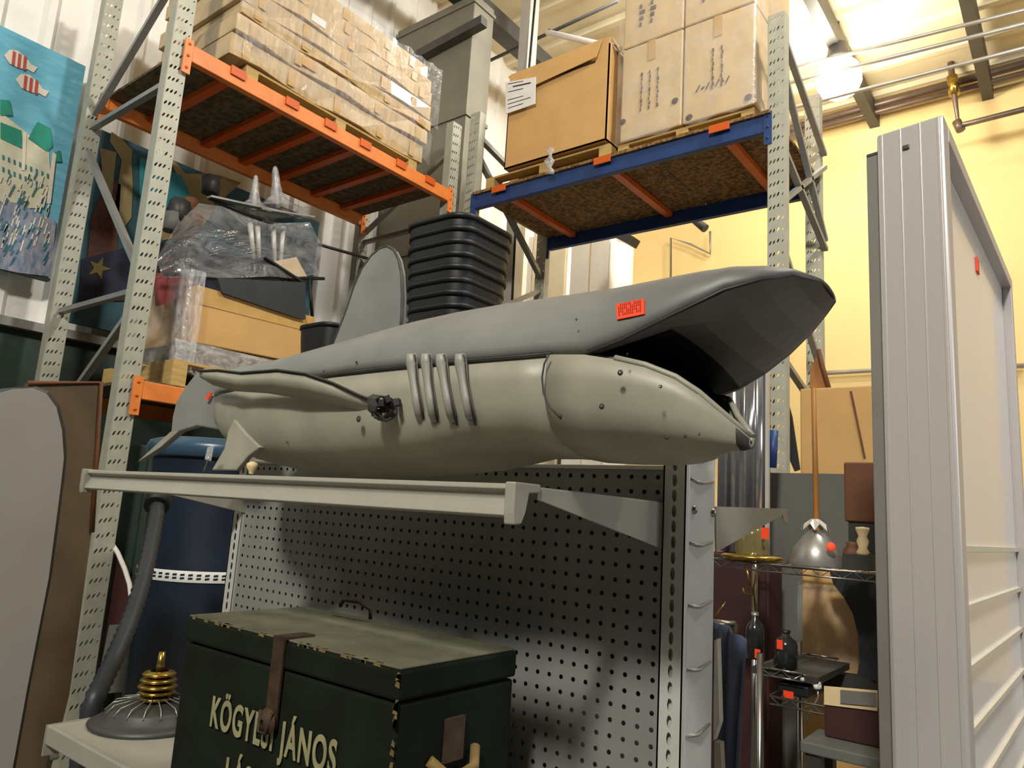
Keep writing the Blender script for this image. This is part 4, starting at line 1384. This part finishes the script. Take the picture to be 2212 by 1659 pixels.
t = thing('black_arch_panel', 'black curved panel beside the display case under the wire shelf', 'panel', B(1880, 1360, y=2.7))
q = [B(u, v, y=2.75) for u, v in ((1792, 1236), (1800, 1262), (1822, 1290), (1842, 1325), (1853, 1370), (1857, 1430), (1850, 1465), (1950, 1480), (1950, 1236))]
MB().prism(q, (0, .02, 0)).build('curved_face', M_hose, t)
MB().prism([B(u, v, y=2.74) for u, v in ((1730, 1462), (1780, 1452), (1860, 1462), (1900, 1480), (1900, 1500), (1730, 1490))], (0, .05, 0)).build('base_strip', M_rim, t)
t = thing('framed_box', 'small maroon box with a cream-edged picture lid beside the display case', 'box', (0, 0, 0))
a, b_ = B(1780, 1480, y=2.3), B(1900, 1545, y=2.3)
t.location = (a.x + .1, 2.4, b_.z)
MB().box(a.x, 2.3, B(1780, 1590, y=2.3).z, a.x + .17, 2.45, b_.z + .02).build('box_body', M_maroon, t, bevel=.004)
MB().prism([B(u, v, y=2.295) for u, v in ((1780, 1482), (1895, 1492), (1895, 1536), (1780, 1522))], (0, .004, 0)).build('lid_frame', M_woodl, t)
MB().prism([B(u, v, y=2.29) for u, v in ((1815, 1490), (1893, 1497), (1893, 1526), (1815, 1519))], (0, .004, 0)).build('picture', M_tin, t)
t = thing('dark_table', 'dark low table holding the small maroon box', 'table', (0, 0, 0))
a = B(1728, 1592, y=2.2)
zt_ = B(1780, 1590, y=2.3).z
t.location = (a.x, 2.3, 0)
MB().box(a.x, 2.2, zt_ - .03, a.x + .3, 2.38, zt_ - .001).build('tabletop', M_greyb, t, bevel=.004)
for (dx, dy) in ((.01, .01), (.25, .01), (.01, .13), (.25, .13)):
    MB().box(a.x + dx, 2.2 + dy, 0, a.x + dx + .04, 2.2 + dy + .04, zt_ - .03).build('leg', M_rim, t)
# slate blue cloth hanging behind the upright, white strip
t = thing('draped_cloth', 'slate blue cloth draped right of the shelving upright', 'cloth', B(1575, 1500, y=1.6))
mb = MB()
r = []
for k in range(9):
    u = 1530 + 78 * k / 8
    top = 1338 + (k / 8) ** 1.5 * 45
    row = []
    for j in range(9):
        v = top + (1750 - top) * j / 8
        row.append(B(u - 3 * j * (k / 8), v, y=1.6) + Vector((0, .02 * math.sin(k * 1.9 + j * .3) + .004 * j, 0)))
    r.append(row)
mb.rings(r, close=False)
mb.build('cloth_sheet', M_cloth, t, solid=.006)
MB().tube([B(1505, 1345, y=1.63), B(1590, 1355, y=1.63)], .012, 8).build('hanging_bar', M_chrome, t)
t = thing('white_strip', 'narrow white board edge beside the slate blue cloth', 'board', B(1546, 1500, y=1.5))
MB().prism([B(u, v, y=1.5) for u, v in ((1543, 1384), (1549, 1380), (1554, 1560), (1541, 1600))], (0, .02, 0)).build('board_edge', M_white, t)
MB().prism([B(u, v, y=1.5) for u, v in ((1543, 1602), (1556, 1605), (1560, 1700), (1543, 1700))], (0, .02, 0)).build('lower_tab', M_ductl, t)

# ------------------------------------------------------------------ display case, right foreground
case = thing('display_case', 'tall aluminium framed display panel with white glass at the right edge', 'display case', (-.2, 1.5, 0))
XC = -.187
n0 = B(2038, 245, x=XC)
zc = n0.z
yN = n0.y
yF = B(2186, 605, z=zc).y
xF = B(2186, 605, z=zc).x
# front post: face across the panel thickness, seen from px 1895 to 2040
nl = B(1893, 292, z=zc)
dv = (nl - Vector((XC, yN, zc)))
dv.z = 0
ex = dv.normalized()
wd = dv.length
fd = Vector((xF - XC, yF - yN, 0)).normalized()
O = Vector((XC, yN, 0))


def cpt(a, b, z):
    return O + ex * a + fd * b + Vector((0, 0, z))


def cbox(a0, b0, z0, a1, b1, z1, name, m_, parent=case, bevel=.002, label=None):
    vs = [cpt(a, b, z) for z in (z0, z1) for b in (b0, b1) for a in (a0, a1)]
    mb = MB()
    mb.add(vs, [(0, 2, 3, 1), (4, 5, 7, 6), (0, 1, 5, 4), (2, 6, 7, 3), (0, 4, 6, 2), (1, 3, 7, 5)])
    return mb.build(name, m_, parent, bevel=bevel, label=label)


cbox(0, 0, 0, wd, .06, zc, 'front_post', M_alu, bevel=.006)
for (a, w_) in ((.06, .006), (.33, .004), (.62, .004), (.9, .006)):
    cbox(wd * a, -.003, 0, wd * a + w_, .001, zc - .004, 'post_rib', M_alu, bevel=.001)
cbox(wd * .5, -.004, zc - .055, wd * .5 + .014, 0, zc - .045, 'screw', M_steel)
L_ = (Vector((xF, yF, 0)) - Vector((XC, yN, 0))).length
cbox(0, L_ - .04, 0, wd * .8, L_, zc, 'rear_post', M_alu)
cbox(0, .06, zc - .035, wd * .9, L_ - .04, zc, 'top_rail', M_alu)
cbox(wd * .2, .06, .1, wd * .24, L_ - .04, zc - .035, 'glass_panel', M_glass_w, bevel=0)
for k in range(11):
    z = .30 + k * .118
    cbox(wd * .14, .06, z, wd * .2, L_ - .04, z + .012, 'shelf_edge', M_slat, bevel=0)
tp = B(2118, 572, x=XC + .0)
pz = O + ex * (wd * .19) + fd * ((tp.y - yN))
MB().box(pz.x - .001, pz.y - .02, tp.z - .02, pz.x + .003, pz.y + .02, tp.z + .02).build('price_sticker', M_tagc, case, label='orange sticker')
# recessed second panel behind on the left
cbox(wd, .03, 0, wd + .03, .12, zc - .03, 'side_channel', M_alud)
cbox(wd + .0, .03, zc - .03, wd + .03, .12, zc - .022, 'channel_cap', M_steel)

# ------------------------------------------------------------------ the shark
SH = thing('shark_sculpture', 'grey sheet metal shark sculpture with open mouth lying along the top rail', 'shark sculpture', (-1.0, .9, 1.55))
YS = .92
# x, ztop, zbot, halfwidth
ST = [(-1.50, 1.765, 1.69, .02), (-1.485, 1.774, 1.66, .05), (-1.455, 1.779, 1.63, .078), (-1.40, 1.779, 1.598, .098), (-1.32, 1.776, 1.574, .115),
      (-1.22, 1.78, 1.56, .13), (-1.10, 1.790, 1.552, .142), (-.98, 1.801, 1.552, .15), (-.86, 1.813, 1.558, .155), (-.76, 1.819, 1.570, .156),
      (-.67, 1.822, 1.588, .152), (-.60, 1.822, 1.588, .148), (-.54, 1.822, 1.585, .146)]


def zseam(x):  # noqa
    # height of the side seam
    return 1.706


def upper(x, zt, w, zs_, zf=None):
    """ring half shell from the near lip or seam over the top to the far one"""
    zf = zs_ if zf is None else zf
    pr = [(1.0, 0), (1.02, .15), (.97, .42), (.84, .66), (.62, .84), (.36, .95), (.13, 1.0)]
    near = [Vector((x, YS - w * a, zs_ + (zt - zs_) * b)) for a, b in pr]
    far = [Vector((x, YS + w * a, zf + (zt - zf) * b)) for a, b in reversed(pr)]
    return near + far


def lower(x, zb, w, zs_=None):
    zs_ = zseam(x) if zs_ is None else zs_
    pr = [(.985, 0), (.98, .25), (.96, .5), (.88, .72), (.7, .88), (.42, .97), (.14, 1.0)]
    near = [Vector((x, YS - w * a, zs_ + (zb - zs_) * b)) for a, b in pr]
    far = [Vector((x, YS + w * a, zs_ + (zb - zs_) * b)) for a, b in reversed(pr)]
    return near + far


mb = MB()
rs = [upper(x, zt, w, min(zseam(x), zt - .02) if x > -1.45 else (zt + zb) / 2) for x, zt, zb, w in ST]
# upper jaw / snout: lip height rises to the nose; x, top, near lip, far lip, half width
SN = [(-.487, 1.822, 1.704, 1.692, .145), (-.44, 1.822, 1.717, 1.690, .143), (-.40, 1.822, 1.733, 1.702, .14), (-.36, 1.822, 1.750, 1.722, .134),
      (-.32, 1.82, 1.770, 1.746, .122), (-.285, 1.815, 1.784, 1.768, .10), (-.258, 1.808, 1.794, 1.784, .072), (-.238, 1.80, 1.794, 1.788, .035)]
for x, zt, zn, zf, w in SN:
    rs.append(upper(x, zt, w, zn, zf))
mb.rings(rs, close=False)
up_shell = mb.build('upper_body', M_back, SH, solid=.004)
mb = MB()
rs = [lower(x, zb, w, zs_=min(zseam(x), zt - .02) if x > -1.45 else (zt + zb) / 2) for x, zt, zb, w in ST]
mb.rings(rs, close=False)
mb.build('lower_body', M_sharkb, SH, solid=.004)
# lower jaw scoop
LJ = [(-.548, 1.707, 1.583, .149, .92), (-.49, 1.702, 1.581, .150, .92), (-.45, 1.694, 1.581, .144, .92), (-.41, 1.683, 1.582, .122, .902), (-.375, 1.668, 1.584, .086, .876),
      (-.35, 1.65, 1.587, .054, .854), (-.332, 1.632, 1.590, .032, .845), (-.316, 1.615, 1.592, .017, .848), (-.306, 1.604, 1.595, .006, .851)]


def jaw(q, dw=0):
    x, zl, zb, w, yc = q
    return [p + Vector((0, yc - YS, 0)) for p in lower(x, zb, w + dw, zs_=zl)]


mb = MB()
mb.rings([jaw(q) for q in LJ], close=False)
mb.build('lower_jaw', M_sharkb, SH, solid=.005)
# jaw inner lining
mb = MB()
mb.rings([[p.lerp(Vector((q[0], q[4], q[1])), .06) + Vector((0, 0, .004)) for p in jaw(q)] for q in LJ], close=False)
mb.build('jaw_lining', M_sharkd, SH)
mb = MB()
mb.rings([[p + Vector((0, 0, -.002)) for p in jaw(q, .003)] for q in LJ[-2:]], close=False)
mb.build('jaw_tip', M_dent, SH, solid=.003, label='dark worn tip')
# pale rim of the lower jaw
for sgn in (-1, 1):
    pts = [Vector((x, yc + sgn * w * .985, zl + .002)) for x, zl, zb, w, yc in LJ[2:]]
    MB().tube(pts, .004, 6).build('jaw_rim', M_sharkb, SH)
# palate: concave charcoal underside of the snout
mb = MB()
AA = (-.985, -.86, -.68, -.4, -.1, .2, .5, .8, .985)


def pal(x, zt, zn, zf, w):
    t_ = min(1, max(0, (x + .47) / .13))
    o = .05 * (1 - t_) - .016 * t_ * min(1, (-.235 - x) / .06 + .15)
    return [Vector((x + .002, YS + w * a, zn + (zf - zn) * (a + 1) / 2 + (o if a > -.8 or o < 0 else o * .2) * (1 - a * a) ** .7 + .001)) for a in AA]


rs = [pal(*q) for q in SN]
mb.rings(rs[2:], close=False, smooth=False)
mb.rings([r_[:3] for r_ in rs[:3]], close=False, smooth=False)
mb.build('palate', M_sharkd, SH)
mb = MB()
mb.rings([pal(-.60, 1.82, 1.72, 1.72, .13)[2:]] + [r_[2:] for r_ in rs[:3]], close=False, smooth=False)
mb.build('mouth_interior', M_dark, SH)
mb = MB()
# throat wall closing the mouth
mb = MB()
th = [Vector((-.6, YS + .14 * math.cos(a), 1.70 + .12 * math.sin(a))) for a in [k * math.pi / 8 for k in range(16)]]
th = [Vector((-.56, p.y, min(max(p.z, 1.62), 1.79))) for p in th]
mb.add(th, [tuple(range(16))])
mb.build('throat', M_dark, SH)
# seams
M_ = M_seam
for sgn in (-1,):
    pts = [Vector((x, YS + sgn * (w * 1.01 + .002), min(zseam(x), zt - .02) + .002)) for x, zt, zb, w in ST if x > -1.43]
    MB().tube(pts, .0014, 5).build('side_seam', M_seam, SH)
pts = [Vector((x, YS - w * 1.01 - .001, zn)) for x, zt, zn, zf, w in SN[:-1]]
MB().tube(pts, .002, 5).build('lip_seam', M_rim, SH)
# gills: curved raised strips on the near side
for (ut, ub) in ((889, 911), (921, 940), (953, 980), (994, 1020)):
    pts = []
    for k in range(9):
        s = k / 8
        u = ut + (ub - ut) * s - 3 * math.sin(s * 3.1)
        v = 764 + (916 - 764) * s
        y_s = YS - .157 - .004 + (.012 if s > .8 else 0) + (s > .9) * .012
        if s < .1:
            y_s -= .004
        pts.append(B(u, v, y=y_s))
    rr = [.006, .008, .007, .006, .006, .006, .006, .006, .003]
    MB().tube(pts, [v * 1.2 for v in rr], 10).build('gill_ridge', M_sharkg, SH)
    MB().tube([p + Vector((.008, -.002, -.002)) for p in pts], .0016, 5).build('gill_edge', M_seam, SH)
# dorsal fin
fin = [(712, 760), (728, 722), (748, 670), (765, 618), (782, 580), (802, 552), (820, 537), (836, 532), (850, 540), (860, 560), (866, 590), (868, 640), (866, 690), (862, 740)]
q = [B(u, v, y=.93) for u, v in fin]
MB().prism(q, (0, .012, 0)).build('dorsal_fin', M_shark, SH)
MB().tube([p + Vector((0, .002, 0)) for p in q], .0035, 6).build('dorsal_rim', M_seam, SH)
# tail fin
tl = [(520, 800), (470, 797), (440, 795), (418, 812), (398, 838), (380, 868), (372, 900), (369, 932), (340, 958), (298, 997), (346, 966), (385, 932), (425, 920), (470, 928), (500, 905), (530, 880)]
q = [B(u, v, y=.96) for u, v in tl]
MB().prism(q, (0, .02, 0)).build('tail_fin', M_shark, SH, bevel=.004)
MB().prism([B(u, v, y=.957) for u, v in ((369, 932), (340, 958), (298, 997), (346, 966), (386, 931))], (0, .005, 0)).build('tail_tip', M_sharkb, SH)
a = [B(u, v, y=.95) for u, v in ((443, 862), (452, 846), (457, 848), (449, 864))]
MB().prism(a, (0, .002, 0)).build('red_scratch', M_tagc, SH, label='small red mark')
# pelvic fin resting on the rail
mb = MB()
q0 = [(505, 905), (530, 935), (562, 966), (536, 985), (510, 1016), (456, 1016), (484, 968), (492, 930)]
q = [B(u, v, y=.80) for u, v in q0]
MB().prism(q, (0, .012, 0)).build('pelvic_fin', M_sharkb, SH, bevel=.003)
# pectoral fin: leaf lying along the near side, torn at its root
top = [(430, 802), (470, 800), (520, 806), (600, 800), (660, 808), (720, 828), (780, 856), (845, 878)]
bot = [(432, 815), (460, 832), (505, 845), (580, 850), (650, 862), (710, 872), (775, 886), (830, 898)]
r0, r1, r2, r3 = [], [], [], []
for k, (a, b_) in enumerate(zip(top, bot)):
    s = k / 7
    yt = .79 - .045 * math.sin(s * math.pi) - .02 * s
    A = B(*a, y=yt)
    Bt = B(*b_, y=yt + .01 + .012 * math.sin(s * math.pi))
    mid = (A + Bt) / 2 + Vector((0, -.003 * math.sin(s * math.pi), 0))
    r0.append(A)
    r1.append(mid)
    r2.append(Bt)
    r3.append((A + Bt) / 2 + Vector((0, .008, 0)))
mb = MB()
mb.rings([[r0[k], r1[k], r2[k], r3[k]] for k in range(8)], cap=True)
mb.build('pectoral_fin', M_sharkb, SH)
MB().tube([p + Vector((0, -.001, .001)) for p in r0], .0018, 6).build('fin_edge', M_seam, SH)
mb = MB()
rnd = random.Random(11)
c = B(836, 882, y=.745)
ring_o = []
for k in range(12):
    a = k * math.pi / 6
    ring_o.append(c + Vector((.004 * rnd.uniform(-1, 1), .02 * math.cos(a) * rnd.uniform(.8, 1.2), .017 * math.sin(a) * rnd.uniform(.8, 1.2))))
ring_i = [p + Vector((-.022, .004, .004)) for p in ring_o]
mb.rings([ring_i, ring_o], smooth=False)
mb.build('torn_root', M_seam, SH, solid=.003)
mb = MB()
for k in range(9):
    p = c + Vector((rnd.uniform(-.02, .012), rnd.uniform(-.014, .01), rnd.uniform(-.012, .014)))
    mb.box(p.x - .008, p.y - .004, p.z - .005, p.x + .008, p.y + .004, p.z + .005, rot=rnd.uniform(0, 3), tilt=(rnd.uniform(-.5, .5), 'X'))
mb.build('torn_shreds', M_dent, SH, stuff=True)
# cheek plate behind the jaw
ck = [(1186, 766), (1176, 785), (1171, 815), (1174, 850), (1188, 880), (1212, 905)]
pts = [B(u, v, y=YS - .158) for u, v in ck]
MB().tube(pts, .0013, 5).build('cheek_seam', M_seam, SH)
# rivets and bare spots
mb = MB()
for (u, v, s) in ((1300, 878, 7), (1340, 805, 7), (1427, 835, 4), (1210, 898, 6), (1440, 945, 5), (1480, 942, 4), (1510, 938, 3), (1018, 905, 5), (940, 912, 5), (980, 912, 5), (775, 905, 10), (600, 885, 4), (620, 955, 4), (1245, 690, 3), (1355, 765, 3), (700, 802, 3), (770, 782, 4), (525, 826, 4)):
    yy = YS - .160 if u > 640 else YS - .13
    p = B(u, v, y=yy)
    mb.lathe(p, [(.001, .0015), (s * .0005, .001), (s * .00056, 0)], 7, axis=(0, -1, 0))
mb.build('bare_spots', M_dent, SH, stuff=True)
# price sticker on the snout
q = [B(u, v, y=yy) for u, v, yy in ((1330, 657, .778), (1391, 645, .779), (1392, 678, .773), (1333, 690, .772))]
st = MB().prism(q, (0, .003, 0)).build('price_sticker', M_tagc, SH, label='orange price sticker')
mb = MB()
for k in range(4):
    a, b_ = q[0].lerp(q[3], .18 + k * .2), q[1].lerp(q[2], .18 + k * .2)
    for j in range(12):
        if (j * 5 + k * 3) % 7 == 0:
            continue
        p0, p1 = a.lerp(b_, .08 + j * .07), a.lerp(b_, .12 + j * .07)
        d = Vector((0, -.001, 0))
        h = Vector((0, 0, .0028))
        mb.add([p0 + d, p1 + d, p1 + d + h, p0 + d + h], [(0, 1, 2, 3)])
mb.build('sticker_print', mat('dark_red_print', (170, 40, 14), .7, 0, .05, 9), st)
